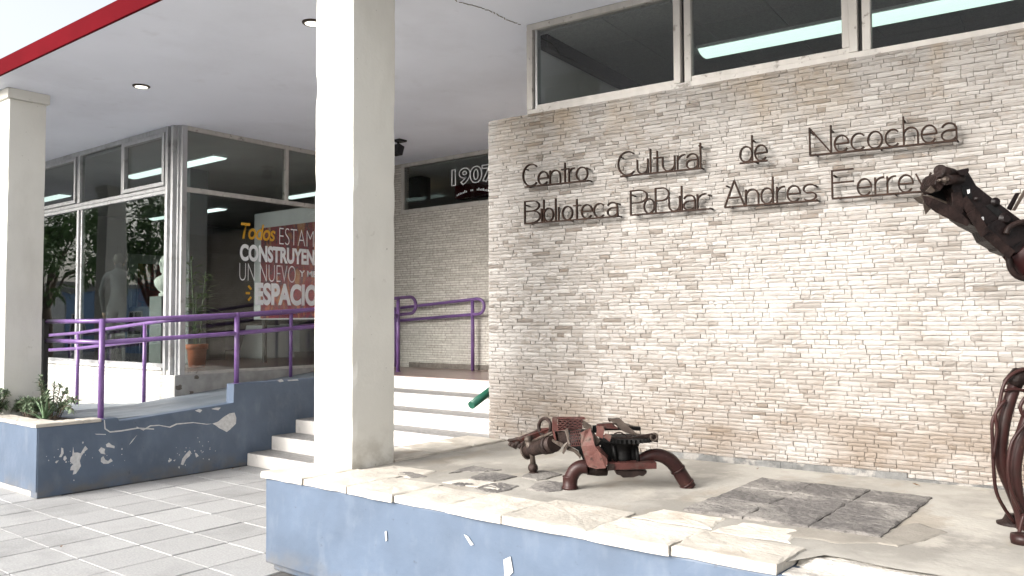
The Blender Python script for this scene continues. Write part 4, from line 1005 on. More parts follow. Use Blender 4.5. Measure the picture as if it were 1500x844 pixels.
# ================================================================== SOFFIT FITTINGS
for lab, x, y in (('round recessed downlight in the soffit above the planter', -8.394, 4.32), ('round recessed downlight half hidden by the near pillar', -5.494, 4.287)):
    t = thing('downlight', lab, 'light', (x, y, 4.16), 'soffit downlights')
    obj('ring', MB().lathe((x, y, 4.161), (0, 0, -1), [(0.088, 0), (0.088, .008), (0.080, .014), (0.066, .016), (0.066, .004)], 28), 'rust_tan', t)
    obj('lens', MB().lathe((x, y, 4.152), (0, 0, -1), [(0.066, 0), (0.062, .006), (0.03, .010)], 24), 'down', t)
    ld = bpy.data.lights.new('downlight_lamp', 'SPOT'); ld.energy = 1.5; ld.spot_size = R(80); ld.spot_blend = .8; ld.color = (1, .9, .75); ld.shadow_soft_size = .05
    lo = bpy.data.objects.new('downlight_lamp', ld); COL.objects.link(lo); lo.location = (0, 0, -0.03); lo.parent = t
t = thing('security_camera', 'small black floodlight fixed under the soffit behind the near pillar', 'fixture', (-8.16, 7.84, 4.16))
obj('bracket', MB().box((-8.22, 7.78, 4.135), (-8.08, 7.92, 4.16)), 'black', t); obj('arm', MB().box((-8.18, 7.83, 4.08), (-8.16, 7.85, 4.135)), 'black', t)
obj('body', MB().obox((-8.17, 7.83, 4.02), (.07, 0, 0), (0, .05, -.015), (0, .02, .065)), 'black', t, bevel=0.008)

# ================================================================== IRON LETTERS ON THE WALL
CAP, XH = 0.180, 0.108
def ell(cx, cy, rx, ry, a0, a1, n=14): return [(cx + rx * math.cos(R(a0 + (a1 - a0) * k / n)), cy + ry * math.sin(R(a0 + (a1 - a0) * k / n))) for k in range(n + 1)]
def strokes(ch, w):
    h, x = CAP, XH; r = w / 2; q = x / 2
    if ch == 'C': return [ell(w * .54, h / 2, w * .54, h / 2, 48, 312, 22)]
    if ch == 'c': return [ell(w * .54, q, w * .54, q, 45, 315, 20)]
    if ch == 'e': return [[(0.0, q), (w, q)], ell(r, q, r, q, 0, 322, 22)]
    if ch == 'o': return [ell(r, q, r, q, 0, 360, 22)]
    if ch == 'n': return [[(0, 0), (0, x)], [(0, x * .55)] + ell(r, x - r * 1.1, r, r * 1.1, 180, 0, 12) + [(w, 0)]]
    if ch == 'h': return [[(0, 0), (0, h)], [(0, x * .55)] + ell(r, x - r * 1.1, r, r * 1.1, 180, 0, 12) + [(w, 0)]]
    if ch == 'u': return [[(w, 0), (w, x)], [(0, x)] + ell(r, r * 1.1, r, r * 1.1, 180, 360, 12)]
    if ch == 'r': return [[(0, 0), (0, x)], [(0, x * .5)] + ell(w * 1.0, x - w * .95, w * 1.0, w * .95, 175, 85, 8)]
    if ch == 't': return [[(w * .45, 0), (w * .45, CAP * .88)], [(0, x), (w, x)]]
    if ch == 'l': return [[(0, 0), (0, h)]]
    if ch == 'i': return [[(0, 0), (0, x)]]
    if ch == 'a': return [[(w, 0), (w, x * .62)] + ell(r, x - r * .95, r, r * .95, 0, 155, 12), [(w, x * .58)] + ell(r, x * .30, r, x * .30, 75, 330, 14)]
    if ch == 'd': return [[(w, 0), (w, h)], ell(r, q, r, q, 0, 360, 20)]
    if ch == 'b': return [[(0, 0), (0, h)], ell(r, q, r, q, 0, 360, 20)]
    if ch == 's': return [ell(r, x * .73, r * .9, x * .27, 40, 245, 10) + ell(r, x * .25, r * .95, x * .25, 75, -145, 12)]
    if ch == 'y': return [[(0, x), (w * .55, 0)], [(w, x), (w * .40, -0.035)]]
    if ch == 'N': return [[(0, 0), (0, h), (w, 0), (w, h)]]
    if ch == 'A': return [[(0, 0), (r, h), (w, 0)], [(w * .2, h * .33), (w * .8, h * .33)]]
    if ch == 'F': return [[(0, 0), (0, h)], [(0, h), (w, h)], [(0, h * .55), (w, h * .55)]]
    if ch == 'P': return [[(0, 0), (0, h), (w * .45, h)] + ell(w * .5, h * .74, w * .5, h * .26, 90, -90, 10) + [(0, h * .48)]]
    if ch == 'B': return [[(0, 0), (0, h), (w * .45, h)] + ell(w * .48, h * .77, w * .46, h * .23, 90, -90, 10) + [(0, h * .54)], [(w * .4, h * .54)] + ell(w * .48, h * .27, w * .52, h * .27, 90, -90, 10) + [(0, 0)]]
    return []
WORDS = [
 ('Centro', 'first word of the upper line', (0.404, 2.762), (1.012, 2.756), [('C', 0.404, 0.551), ('e', 0.553, 0.647), ('n', 0.667, 0.763), ('t', 0.776, 0.844), ('r', 0.844, 0.888), ('o', 0.912, 1.012)]),
 ('Cultural', 'second word of the upper line', (1.282, 2.760), (1.943, 2.752), [('C', 1.282, 1.428), ('u', 1.442, 1.529), ('l', 1.551, 1.551), ('t', 1.577, 1.64), ('u', 1.649, 1.744), ('r', 1.766, 1.819), ('a', 1.836, 1.923), ('l', 1.943, 1.943)]),
 ('de', 'third word of the upper line', (2.234, 2.756), (2.423, 2.754), [('d', 2.234, 2.32), ('e', 2.339, 2.423)]),
 ('Necochea', 'last word of the upper line', (2.71, 2.754), (3.578, 2.744), [('N', 2.71, 2.846), ('e', 2.868, 2.955), ('c', 2.972, 3.055), ('o', 3.073, 3.158), ('c', 3.178, 3.257), ('h', 3.284, 3.365), ('e', 3.386, 3.47), ('a', 3.497, 3.578)]),
 ('Biblioteca', 'first word of the lower line', (0.42, 2.457), (1.271, 2.455), [('B', 0.42, 0.569), ('i', 0.584, 0.584), ('b', 0.605, 0.695), ('l', 0.718, 0.718), ('i', 0.746, 0.746), ('o', 0.782, 0.873), ('t', 0.884, 0.948), ('e', 0.957, 1.051), ('c', 1.067, 1.158), ('a', 1.187, 1.271)]),
 ('PoPular', 'second word of the lower line', (1.384, 2.455), (2.008, 2.453), [('P', 1.384, 1.52), ('o', 1.495, 1.578), ('P', 1.589, 1.695), ('u', 1.695, 1.78), ('l', 1.795, 1.795), ('a', 1.81, 1.897), ('r', 1.916, 1.975)]),
 ('Andres', 'third word of the lower line', (2.119, 2.454), (2.747, 2.449), [('A', 2.119, 2.259), ('n', 2.271, 2.359), ('d', 2.378, 2.459), ('r', 2.486, 2.534), ('e', 2.556, 2.641), ('s', 2.659, 2.747)]),
 ('Ferreyra', 'last word of the lower line, partly behind the tall sculpture', (2.848, 2.452), (3.60, 2.449), [('F', 2.848, 2.98), ('e', 3.005, 3.087), ('r', 3.111, 3.158), ('r', 3.183, 3.228), ('e', 3.249, 3.331), ('y', 3.349, 3.432), ('r', 3.457, 3.498), ('a', 3.516, 3.593)])]
VOFF = -0.062
for word, where, (ua, za), (ub, zb), letters in WORDS:
    t = thing('sign_word', 'dark iron letters spelling %s, %s' % (word, where), 'lettering', wl((ua + ub) / 2, VOFF, za))
    zz = lambda u: za + (zb - za) * (u - ua) / (ub - ua) + 0.004
    def seg(mb, p, q, d=0.020, w=0.0095):
        a = wl(p[0], VOFF, p[1]); b = wl(q[0], VOFF, q[1])
        tv = (b - a)
        if tv.length < 1e-5: return
        s = WN.cross(tv.normalized()); e = tv.normalized() * 0.002
        mb.bar(a - e, b + e, w, d, s)
    for ch, l0, l1 in letters:
        mb = MB()
        for stk in strokes(ch, max(l1 - l0, 0.0)):
            for a, b in zip(stk[:-1], stk[1:]): seg(mb, (l0 + a[0], zz(l0) + a[1]), (l0 + b[0], zz(l0) + b[1]))
        obj('letter', mb, 'iron', t, fix=False)
    mb = MB(); seg(mb, (ua + .02 if word[0] == 'C' else ua, za), (ub, zb), 0.022, 0.011)
    obj('rail', mb, 'iron', t, fix=False)
    pins = [(ua + .035, zz(ua)), (ub, zz(ub)), (ua + .012, zz(ua) + CAP * .82), (ub - .01, zz(ub) + (CAP if word in ('Cultural',) else XH) * .9)] if word != 'de' else [(2.34, 2.755), (2.322, 2.755 + CAP * .85)]
    if word in ('Necochea', 'Biblioteca', 'Ferreyra'): pins.append(((ua + ub) / 2, (za + zb) / 2))
    if word in ('Necochea',): pins += [(2.846, 2.754 + CAP * .85), (3.284, 2.75 + CAP * .9)]
    for u, z in pins: obj('stud', MB().tube([wl(u, VOFF, z), wl(u, 0.012, z)], 0.0065, 7), 'iron', t)

# ================================================================== THE IRON BEAST (low sculpture of scrap)
VF = Vector((-0.619, 0.785, 0)).normalized(); VR = Vector((0.785, 0.619, 0)).normalized()    # away from / across the view of it
bs = thing('scrap_beast', 'low crouching beast welded from rusty red scrap metal and pipes on the platform', 'sculpture', (-2.75, 4.35, 0.65))
def bd(px):                                   # the beast lies askew: its tail is farther off than its front legs
    k = [(740, 5.62), (781, 5.48), (815, 5.20), (832, 4.96), (880, 4.93), (1040, 4.92)]
    for (a, da), (b, db) in zip(k[:-1], k[1:]):
        if px <= b: return da + (db - da) * max(0, (px - a)) / (b - a)
    return k[-1][1]
def bp_(px, py, w=0.0): return at_d(px, py, bd(px) - w)      # w: towards the viewer
def bplate(name, poly, w, th, m, bev=0.002, shear=None):
    pts = [bp_(px, py, w if not shear else w + shear[i]) for i, (px, py) in enumerate(poly)]
    return obj(name, MB().prism(pts, VF * th), m, bs, bevel=bev)
def btube(name, pts, r, m, sub=5, seg=14): return obj(name, MB().tube([bp_(*p) for p in pts], r, seg, sub=sub), m, bs)
k1 = lambda X, Y: (800 + X / 7.033, 600 + Y / 7.033)
# front legs: bent exhaust pipes
leg = obj('leg', MB().tube([bp_(*k1(250, 812), .04)] + [bp_(*k1(x, y), .04) for x, y in ((250, 760), (262, 690), (300, 625), (360, 590), (430, 590))], 0.0415, 18, sub=5), 'rust_pipe', bs, label='bent reddish pipe leg on the left')
obj('flange', MB().lathe(bp_(*k1(247, 816), .04), (0, 0, 1), [(.05, 0), (.05, .012), (.044, .016), (.044, .07), (.046, .075), (.0415, .078)], 20), 'rust_pipe', leg)
obj('crossbar', MB().tube([bp_(*k1(430, 620), .02), bp_(*k1(520, 632), 0), bp_(*k1(620, 630), -.02)], 0.030, 12), 'rust_dark', bs)
k2 = lambda X, Y: (930 + X / 6.49, 600 + Y / 6.49)
rl_pts = [bp_(*k2(x, y), -.02) for x, y in ((20, 505), (90, 462), (170, 432), (250, 440), (330, 480), (395, 550), (440, 620), (480, 685), (520, 745))]
leg2 = obj('leg', MB().tube(rl_pts, 0.0415, 18, sub=4, r_fn=lambda s: 0.033 + 0.010 * min(1, s * 2)), 'rust_pipe', bs, label='long dark red exhaust pipe leg on the right')
for a, b in ((5, 6), (7, 8)):
    d = (rl_pts[b] - rl_pts[a]).normalized(); obj('collar', MB().tube([rl_pts[a] + d * .01, rl_pts[a] + d * .02], 0.048, 18), 'rust_pipe', leg2)
# under-beam, sump and dark core
obj('beam', MB().prism([bp_(*k1(x, y), .10) for x, y in ((632, 548), (1138, 548), (1140, 612), (632, 625))], VF * .012), 'rust_red', bs, bevel=0.002)
obj('beam', MB().prism([bp_(*k1(x, y), .10) for x, y in ((632, 548), (1138, 548), (1138, 552), (632, 553))], VF * .13), 'rust_red', bs)
obj('end_plate', MB().prism([bp_(*k1(x, y), .108) for x, y in ((630, 560), (700, 560), (704, 625), (630, 632))], VF * .01), 'rust_dark', bs)
obj('sump', MB().prism([bp_(*k1(x, y), .06) for x, y in ((710, 628), (1040, 628), (1038, 660), (1000, 690), (960, 682), (900, 702), (790, 705), (765, 680), (725, 670))], VF * .14), 'rust_dark', bs, bevel=0.006)
cc = bp_(*k1(790, 545), 0)
obj('hub', MB().lathe(cc, (0, 0, 1), [(.050, 0), (.052, .03), (.046, .06), (.060, .10), (.105, .135), (.11, .15), (.05, .155)], 22), 'iron_and_void', bs)
obj('hub', MB().lathe(bp_(*k1(890, 545), -.03), (0, 0, 1), [(.045, 0), (.042, .04), (.035, .09), (.05, .13), (.05, .16)], 16), 'iron_and_void', bs)
# toothed ring gear lying under the top plates
gc0 = bp_(*k1(830, 318), 0); gm = MB(); N = 38; vs = []; ro, ri_, th = .165, .10, .022
for k in range(N * 2):
    a = math.pi * k / N; r = ro if k % 2 else ro - .016
    d = VR * math.cos(a) + VF * math.sin(a) * .9
    vs += [gc0 + d * r, gc0 + d * r + Vector((0, 0, th)), gc0 + d * ri_ + Vector((0, 0, th)), gc0 + d * ri_]
for k in range(N * 2):
    a, b = k * 4, ((k + 1) % (N * 2)) * 4
    for i in range(4): gm.f.append((a + i, b + i, b + (i + 1) % 4, a + (i + 1) % 4)); gm.sm.append(False)
gm.v = [tuple(v) for v in vs]
obj('ring_gear', gm, 'iron_and_void', bs)
obj('void_fill', MB().prism([bp_(*k1(x, y), -.015) for x, y in ((540, 320), (900, 330), (930, 385), (915, 420), (955, 545), (880, 548), (835, 500), (800, 505), (780, 548), (690, 548), (560, 370))], VF * .05), 'iron_and_void', bs)  # black plate standing in for the shaded hollow behind the struts
# breast plate: bent red sheet
obj('breast_plate', MB().prism([bp_(*k1(x, y), w) for x, y, w in ((355, 240, .10), (400, 215, .10), (455, 190, .09), (480, 280, .11), (500, 370, .12), (560, 450, .13), (625, 500, .12), (632, 560, .12), (612, 605, .12), (520, 612, .12), (430, 590, .12), (392, 500, .12), (360, 380, .11))], VF * .006), 'rust_pink', bs)
obj('side_plate', MB().prism([bp_(*k1(x, y), w) for x, y, w in ((505, 385, .125), (545, 378, .10), (640, 480, .05), (690, 545, .0), (640, 545, .06), (570, 460, .12))], VF * .006), 'rust_pink', bs)
obj('grey_plate', MB().prism([bp_(*k1(x, y), .085) for x, y in ((470, 250), (500, 255), (560, 320), (520, 370), (490, 350))], VF * .006), 'rust_tan', bs)
# top plates and brackets
obj('back_plate', MB().prism([bp_(*k1(x, y), w) for x, y, w in ((525, 150, .10), (680, 140, .10), (745, 200, .10), (530, 190, .10))], Vector((0, 0, -.006)) + VF * .02), 'rust_red', bs)
obj('back_plate', MB().add([bp_(*k1(520, 150), .08), bp_(*k1(690, 138), .08), bp_(*k1(975, 185), -.10), bp_(*k1(800, 135), -.16), bp_(*k1(600, 132), -.12)] + [p - Vector((0, 0, .008)) for p in (bp_(*k1(520, 150), .08), bp_(*k1(690, 138), .08), bp_(*k1(975, 185), -.10), bp_(*k1(800, 135), -.16), bp_(*k1(600, 132), -.12))], [(0, 1, 2, 3, 4), (9, 8, 7, 6, 5)] + [(i, i + 5, (i + 1) % 5 + 5, (i + 1) % 5) for i in range(5)]), 'rust_tan', bs)
obj('dark_bar', MB().prism([bp_(*k1(x, y), -.04) for x, y in ((600, 200), (860, 178), (975, 180), (975, 220), (900, 216), (600, 216))], VF * .03), 'iron_and_void', bs, bevel=0.002)
obj('strip', MB().prism([bp_(*k1(x, y), w) for x, y, w in ((640, 95, .03), (760, 92, .03), (930, 245, .10), (1000, 262, .10), (900, 262, .11), (790, 225, .09))], VF * .006), 'rust_tan', bs, label='bent grey-brown steel strip across the back')
obj('strip', MB().prism([bp_(*k1(x, y), .03) for x, y in ((640, 95), (760, 92), (756, 100), (650, 128))], VF * .03), 'rust_dark', bs)
obj('bracket', MB().prism([bp_(*k1(x, y), .115) for x, y in ((515, 170), (590, 172), (600, 215), (582, 300), (510, 270), (525, 215))], VF * .006), 'rust_pink', bs)
obj('bracket', MB().prism([bp_(*k1(x, y), .12) for x, y in ((610, 245), (675, 268), (655, 332), (592, 285))], VF * .006), 'rust_pink', bs)
obj('arm', MB().prism([bp_(*k1(x, y), .07) for x, y in ((680, 290), (900, 285), (1090, 250), (1150, 255), (1155, 340), (1040, 325), (980, 320), (900, 375), (860, 340), (690, 330))], VF * .035), 'rust_dark', bs, bevel=0.004, label='dark toothed arm ending in a hook')
ag = []
for k in range(16): ag.append(bp_(*k1(1112 + 34 * math.cos(k * math.pi / 8), 285 + 36 * math.sin(k * math.pi / 8)), .085))
obj('hook_ring', MB().tube(ag, .007, 8, closed=True), 'rust_tan', bs)
tm = MB()
for k in range(15):
    x = 700 + k * 15; tm.prism([bp_(*k1(x, 328), .078), bp_(*k1(x + 11, 328), .078), bp_(*k1(x + 6, 350), .078)], VF * .02)
obj('teeth', tm, 'iron_and_void', bs)
# ribs, wires and bolts on the core
for a, b in (((560, 380), (660, 540)), ((690, 350), (720, 545)), ((930, 380), (950, 545))):
    obj('strut', MB().tube([bp_(*k1(*a), .03), bp_(*k1(*b), .05)], .012, 8), 'iron_and_void', bs)
for q in (((480, 240), (500, 330), (505, 380)), ((700, 250), (760, 235), (830, 270), (900, 262)), ((940, 275), (1020, 262), (1100, 252))):
    obj('wire', MB().tube([bp_(*k1(*p), .11) for p in q], .004, 6, sub=5), 'rust_dark', bs)
# expanded-metal grilles
def grille(name, c00, c10, c11, c01, w, nx, ny, m):
    g = MB(); P2 = lambda s, t_: (c00[0] * (1 - s) * (1 - t_) + c10[0] * s * (1 - t_) + c11[0] * s * t_ + c01[0] * (1 - s) * t_, c00[1] * (1 - s) * (1 - t_) + c10[1] * s * (1 - t_) + c11[1] * s * t_ + c01[1] * (1 - s) * t_)
    for j in range(ny + 1):
        pts = []
        for i in range(nx * 2 + 1):
            s = i / (nx * 2); tt = j / ny + (0.24 / ny if (i + j) % 2 else -0.24 / ny) * (0 if j in (0, ny) else 1)
            pts.append(bp_(*k1(*P2(s, min(1, max(0, tt)))), w))
        for a, b in zip(pts[:-1], pts[1:]): g.bar(a, b, .0048, .009, (0, 0, 1))
    for i in range(nx + 1):
        for j in range(ny):
            s = (i + (0.0 if j % 2 else 0.5)) / nx
            if s > 1: continue
            a = bp_(*k1(*P2(s, (j + .2) / ny)), w); b = bp_(*k1(*P2(s, (j + .8) / ny)), w); g.bar(a, b, .0045, .008, VR)
    return obj(name, g, m, bs)
grille('grille', (125, 95), (375, 95), (372, 190), (122, 215), .06, 5, 6, 'rust_red')
grille('grille', (245, 225), (360, 215), (355, 370), (250, 375), .09, 5, 5, 'rust_red')
obj('grille_back', MB().prism([bp_(*k1(x, y), -.02) for x, y in ((125, 95), (375, 95), (372, 200), (122, 220))], VF * .01), 'iron_and_void', bs)
obj('grille_post', MB().prism([bp_(*k1(x, y), .075) for x, y in ((65, 90), (110, 95), (128, 225), (85, 222), (105, 310), (90, 322), (62, 235))], VF * .02), 'rust_red', bs)
obj('grille_post', MB().prism([bp_(*k1(x, y), .10) for x, y in ((200, 205), (225, 195), (245, 355), (225, 362))], VF * .015), 'rust_tan', bs)
obj('grille_rail', MB().prism([bp_(*k1(x, y), .07) for x, y in ((70, 84), (400, 84), (405, 104), (72, 100))], VF * .05), 'rust_red', bs)
obj('cap_plate', MB().prism([bp_(*k1(x, y), .06) for x, y in ((375, 110), (400, 120), (470, 170), (475, 205), (440, 215), (385, 190))], VF * .02), 'rust_tan', bs)
obj('dark_bar', MB().prism([bp_(*k1(x, y), .03) for x, y in ((480, 170), (525, 165), (525, 240), (480, 240))], VF * .03), 'iron_and_void', bs)
# rear: barrel, ring, tail and little leg
k3 = lambda X, Y: (700 + X / 7.035, 600 + Y / 7.033)
obj('barrel', MB().tube([bp_(*k3(495, 440), .06), bp_(*k3(560, 410), .06), bp_(*k3(700, 370), .05), bp_(*k3(790, 350), .04)], .045, 18, r_fn=lambda s: .040 + .014 * s), 'rust_dark', bs)
obj('barrel_rim', MB().tube([bp_(*k3(490, 445), .06), bp_(*k3(502, 438), .06)], .05, 18), 'rust_tan', bs)
obj('clamp', MB().tube([bp_(*k3(700, 372), .05), bp_(*k3(745, 362), .05)], .058, 18), 'rust_dark', bs)
ag = [bp_(*k3(690 + 62 * math.cos(k * math.pi / 10), 180 + 88 * math.sin(k * math.pi / 10)), .02) for k in range(20)]
obj('ring', MB().tube(ag, .012, 8, closed=True), 'rust_dark', bs, label='thin iron ring behind the grille')
obj('tail', MB().prism([bp_(*k3(x, y), .0) for x, y in ((318, 312), (420, 290), (560, 235), (630, 200), (750, 188), (760, 260), (640, 290), (560, 320), (440, 350), (330, 345))], VF * .03), 'rust_red', bs, bevel=0.003)
obj('tail_edge', MB().tube([bp_(*k3(x, y), .01) for x, y in ((315, 318), (430, 300), (560, 245), (640, 205))], .010, 8, sub=4), 'rust_dark', bs)
obj('red_tab', MB().prism([bp_(*k3(x, y), .07) for x, y in ((575, 305), (670, 262), (690, 275), (660, 300), (580, 332))], VF * .008), 'rust_pink', bs)
for i, (x, y, r) in enumerate(((330, 352, .018), (365, 360, .024), (400, 345, .02), (430, 372, .022), (455, 350, .018))):
    p = bp_(*k3(x, y), .02); obj('bolt_cluster', MB().lathe(p - Vector((0, 0, r)), (.3, .5, 1), [(r * .8, 0), (r, r * .4), (r, r * 1.3), (r * .5, r * 1.4), (r * .5, r * 2.0)], 6, False), 'rust_dark', bs)
obj('rod', MB().tube([bp_(*k3(560, 330), .08), bp_(*k3(680, 275), .08), bp_(*k3(770, 235), .08)], .009, 8), 'rust_tan', bs)
lg = obj('leg', MB().tube([bp_(*k3(520, 320), .09), bp_(*k3(545, 410), .085), bp_(*k3(560, 480), .08), bp_(*k3(572, 580), .08)], .020, 12, r_fn=lambda s: .026 - .010 * s if s < .6 else .016 + .01 * (s - .6)), 'rust_tan', bs, label='thin rear leg ending in a ball joint')
obj('ball_joint', MB().ball(bp_(*k3(520, 310), .09), .028, 14, 10), 'rust_tan', lg)
foot = bp_(*k3(568, 600), .08); foot.z = max(foot.z, .685)
obj('ball_joint', MB().ball(foot, .034, 14, 10, (1, 1, 1)).lathe((foot.x + .005, foot.y, .645), (0, 0, 1), [(.036, 0), (.034, .012), (.022, .02)], 14), 'rust_dark', lg)
obj('brace', MB().prism([bp_(*k3(x, y), .05) for x, y in ((905, 395), (950, 385), (1030, 430), (1065, 470), (1055, 520), (1040, 490), (990, 440), (920, 420))], VF * .03), 'rust_tan', bs, bevel=0.003)
obj('brace', MB().prism([bp_(*k3(x, y), .07) for x, y in ((740, 290), (800, 320), (880, 350), (860, 390), (790, 350), (735, 310))], VF * .02), 'rust_tan', bs)
obj('brace', MB().prism([bp_(*k3(x, y), .09) for x, y in ((870, 450), (885, 400), (930, 330), (960, 340), (910, 410), (885, 460))], VF * .012), 'rust_tan', bs)
obj('inner_block', MB().prism([bp_(*k3(x, y), .0) for x, y in ((770, 230), (900, 230), (930, 330), (860, 380), (780, 320))], VF * .06), 'rust_dark', bs, bevel=0.004)
obj('spine', MB().prism([bp_(*k1(x, y), -.02) for x, y in ((200, 215), (480, 215), (560, 330), (520, 560), (400, 560), (330, 420), (240, 370))], VF * .05), 'iron_and_void', bs)

# ================================================================== THE TALL SCULPTURE at the right edge
dr = thing('scrap_dragon', 'tall dark scrap metal creature with long neck and open jaw at right', 'sculpture', (-0.4, 4.5, 0.65))
DD = 4.02
def dp(px, py, w=0.0): return at_d(px, py, DD - w)
def dplate(name, poly, w, th, m, bev=0.002, parent=None): return obj(name, MB().prism([dp(px, py, w) for px, py in poly], VF * th), m, parent or dr, bevel=bev)
d1 = lambda X, Y: (1330 + X / 4.218, 220 + Y / 4.22)
head = dplate('skull', [d1(*p) for p in ((300, 125), (360, 112), (382, 118), (372, 150), (420, 215), (540, 310), (700, 430), (760, 470), (760, 620), (640, 640), (500, 560), (470, 500), (390, 460), (330, 420), (300, 360), (295, 280), (270, 230), (275, 170))], .06, .11, 'dragon', .004)
dplate('skull_far', [d1(*p) for p in ((280, 150), (370, 130), (430, 230), (700, 460), (700, 640), (500, 570), (390, 470), (300, 370))], -.10, .02, 'dragon', .002)
dplate('snout', [d1(*p) for p in ((185, 150), (205, 130), (270, 150), (335, 170), (335, 190), (260, 195), (235, 205), (200, 252), (165, 210))], .085, .15, 'dragon_plate', .004)
for a, b, r in (((200, 128), (275, 148), .026), ((238, 182), (330, 180), .023)):
    obj('tube', MB().tube([dp(*d1(*a), .11), dp(*d1(*b), .07)], r, 14).tube([dp(*d1(*a), .113), dp(*d1(*a), .11)], r * 1.15, 14), 'dragon_plate', dr)
dplate('horn', [d1(*p) for p in ((300, 128), (330, 118), (378, 108), (380, 130), (358, 160), (325, 155))], .10, .06, 'dragon', .004)
jaw = dplate('jaw', [d1(*p) for p in ((92, 280), (150, 295), (260, 340), (320, 375), (385, 445), (370, 470), (300, 445), (180, 385), (110, 330))], .09, .012, 'dragon_plate', .002)
dplate('jaw', [d1(*p) for p in ((92, 278), (140, 280), (220, 310), (310, 345), (300, 372), (200, 330), (130, 312))], -.02, .10, 'rust_tan', .002)
dplate('chin_plate', [d1(*p) for p in ((95, 300), (150, 355), (110, 400), (98, 350))], .05, .006, 'rust_tan')
dplate('mouth', [d1(*p) for p in ((150, 220), (200, 205), (290, 230), (330, 330), (300, 350), (220, 310), (120, 268))], -.03, .02, 'iron_and_void')
dplate('cheek', [d1(*p) for p in ((110, 255), (165, 195), (190, 240), (150, 265))], .05, .01, 'rust_tan')
for x, y, r in ((238, 182, .014), (200, 185, .006), (605, 425, .030), (492, 485, .018), (430, 300, .012), (545, 320, .02)):
    p = dp(*d1(x, y), .12 if x < 250 else .07); obj('bolt', MB().lathe(p + VF * .02, -VF, [(r * 1.1, 0), (r * 1.1, .018), (r * .6, .018), (r * .6, .03)], 12), 'dragon' if x > 250 else 'rust_tan', dr)
for a, b, ww in (((335, 300), (430, 420), .07), ((390, 380), (480, 520), .085), ((470, 500), (640, 650), .075), ((300, 260), (310, 390), .075)):
    obj('strap', MB().bar(dp(*d1(*a), ww), dp(*d1(*b), ww), .05, .008, CU), 'dragon_plate', dr, bevel=0.002)
dplate('side_plate', [d1(*p) for p in ((480, 500), (500, 455), (560, 430), (640, 480), (700, 560), (640, 600), (560, 560))], .075, .012, 'dragon')
dplate('inset', [d1(*p) for p in ((480, 345), (520, 330), (640, 420), (680, 470), (640, 480), (540, 400))], .064, .006, 'iron_and_void')
dplate('inset', [d1(*p) for p in ((330, 220), (380, 215), (400, 300), (350, 310))], .064, .006, 'iron_and_void')
for q in (((365, 245), (385, 240), (385, 265), (370, 272)), ((445, 415), (470, 412), (472, 432), (452, 438)), ((530, 495), (550, 500), (548, 520), (534, 512))):
    dplate('bare_spot', [d1(*p) for p in q], .067, .004, 'chip')
obj('hose', MB().tube([dp(*d1(*p), .09) for p in ((605, 520), (625, 480), (670, 455), (720, 445), (790, 470))], .014, 10, sub=5), 'dragon_plate', dr)
obj('wire', MB().tube([dp(*d1(*p), .02) for p in ((625, 660), (632, 720), (660, 765), (705, 790), (780, 800))], .016, 10, sub=5), 'dragon_plate', dr)
dplate('fin', [d1(*p) for p in ((612, 360), (665, 265), (695, 262), (640, 375))], .02, .006, 'dragon'); dplate('fin', [d1(*p) for p in ((645, 372), (717, 245), (740, 250), (665, 375))], .04, .006, 'rust_tan')
dplate('underside', [d1(*p) for p in ((340, 425), (390, 460), (470, 500), (560, 620), (640, 650), (760, 800), (760, 700), (640, 600), (480, 470))], .03, .08, 'dragon')
# neck, chest and haunch, mostly beyond the picture's edge
obj('neck', MB().tube([dp(1488, 362, 0), dp(1530, 395, 0), dp(1580, 425, -.02), dp(1640, 470, -.05)], .13, 16, sub=4, r_fn=lambda s: .075 + .08 * s), 'dragon_red', dr)
obj('body', MB().tube([dp(1600, 450, -.02), dp(1640, 480, -.06), dp(1700, 505, -.1), dp(1780, 520, -.12)], .2, 18, sub=4, r_fn=lambda s: .14 + .12 * math.sin(math.pi * min(1, s + .12))), 'dragon', dr)
d2 = lambda X, Y: (1430 + X / 2.457, 500 + Y / 2.453)
lg1 = [dp(*d2(x, y), w) for x, y, w in ((460, 40, -.02), (260, 100, .0), (160, 125, 0), (128, 190, .02), (102, 280, .02), (88, 380, .02), (98, 460, .02), (125, 530, .0), (152, 600, -.03), (172, 660, -.05))]
L1 = obj('leg', MB().tube(lg1, .028, 14, sub=4, r_fn=lambda s: .024 + .006 * math.sin(math.pi * s)), 'rust_pipe', dr, label='bowed dark pipe leg at the picture edge')
obj('hip', MB().tube([dp(*d2(128, 160), .01), dp(*d2(150, 128), .01), dp(*d2(230, 118), .01)], .045, 14), 'dragon_plate', L1)
L2 = obj('leg', MB().tube([dp(*d2(x, y), .10) for x, y in ((400, 60), (240, 170), (170, 320), (140, 440), (145, 540), (165, 640), (172, 700))], .029, 14, sub=4), 'rust_pipe', dr)
for q, w in ((((200, 90), (130, 118), (98, 160), (80, 240), (58, 290), (60, 380), (62, 440), (70, 530), (95, 590), (140, 655)), .05), (((185, 190), (160, 230), (165, 260), (180, 290), (130, 360), (115, 450), (125, 530), (165, 620)), .14), (((105, 210), (70, 260), (75, 320), (62, 420)), .06), (((172, 620), (155, 690), (165, 725)), .16), (((100, 178), (140, 172), (190, 182)), .05)):
    obj('rod', MB().tube([dp(*d2(x, y), w) for x, y in q], .0085, 8, sub=4), 'rust_pipe', dr)
f1 = on_z(1476, 769, .647); f2 = on_z(1494, 797, .647)
obj('foot_plate', MB().lathe(f1 + VR * .03, (0, 0, 1), [(.075, 0), (.075, .012), (.05, .02), (.035, .05)], 18), 'dragon_plate', L1)
obj('foot_ring', MB().lathe(f2 + VR * .015, (0, 0, 1), [(.048, 0), (.052, .02), (.050, .042), (.030, .044)], 18), 'rust_pipe', L2)
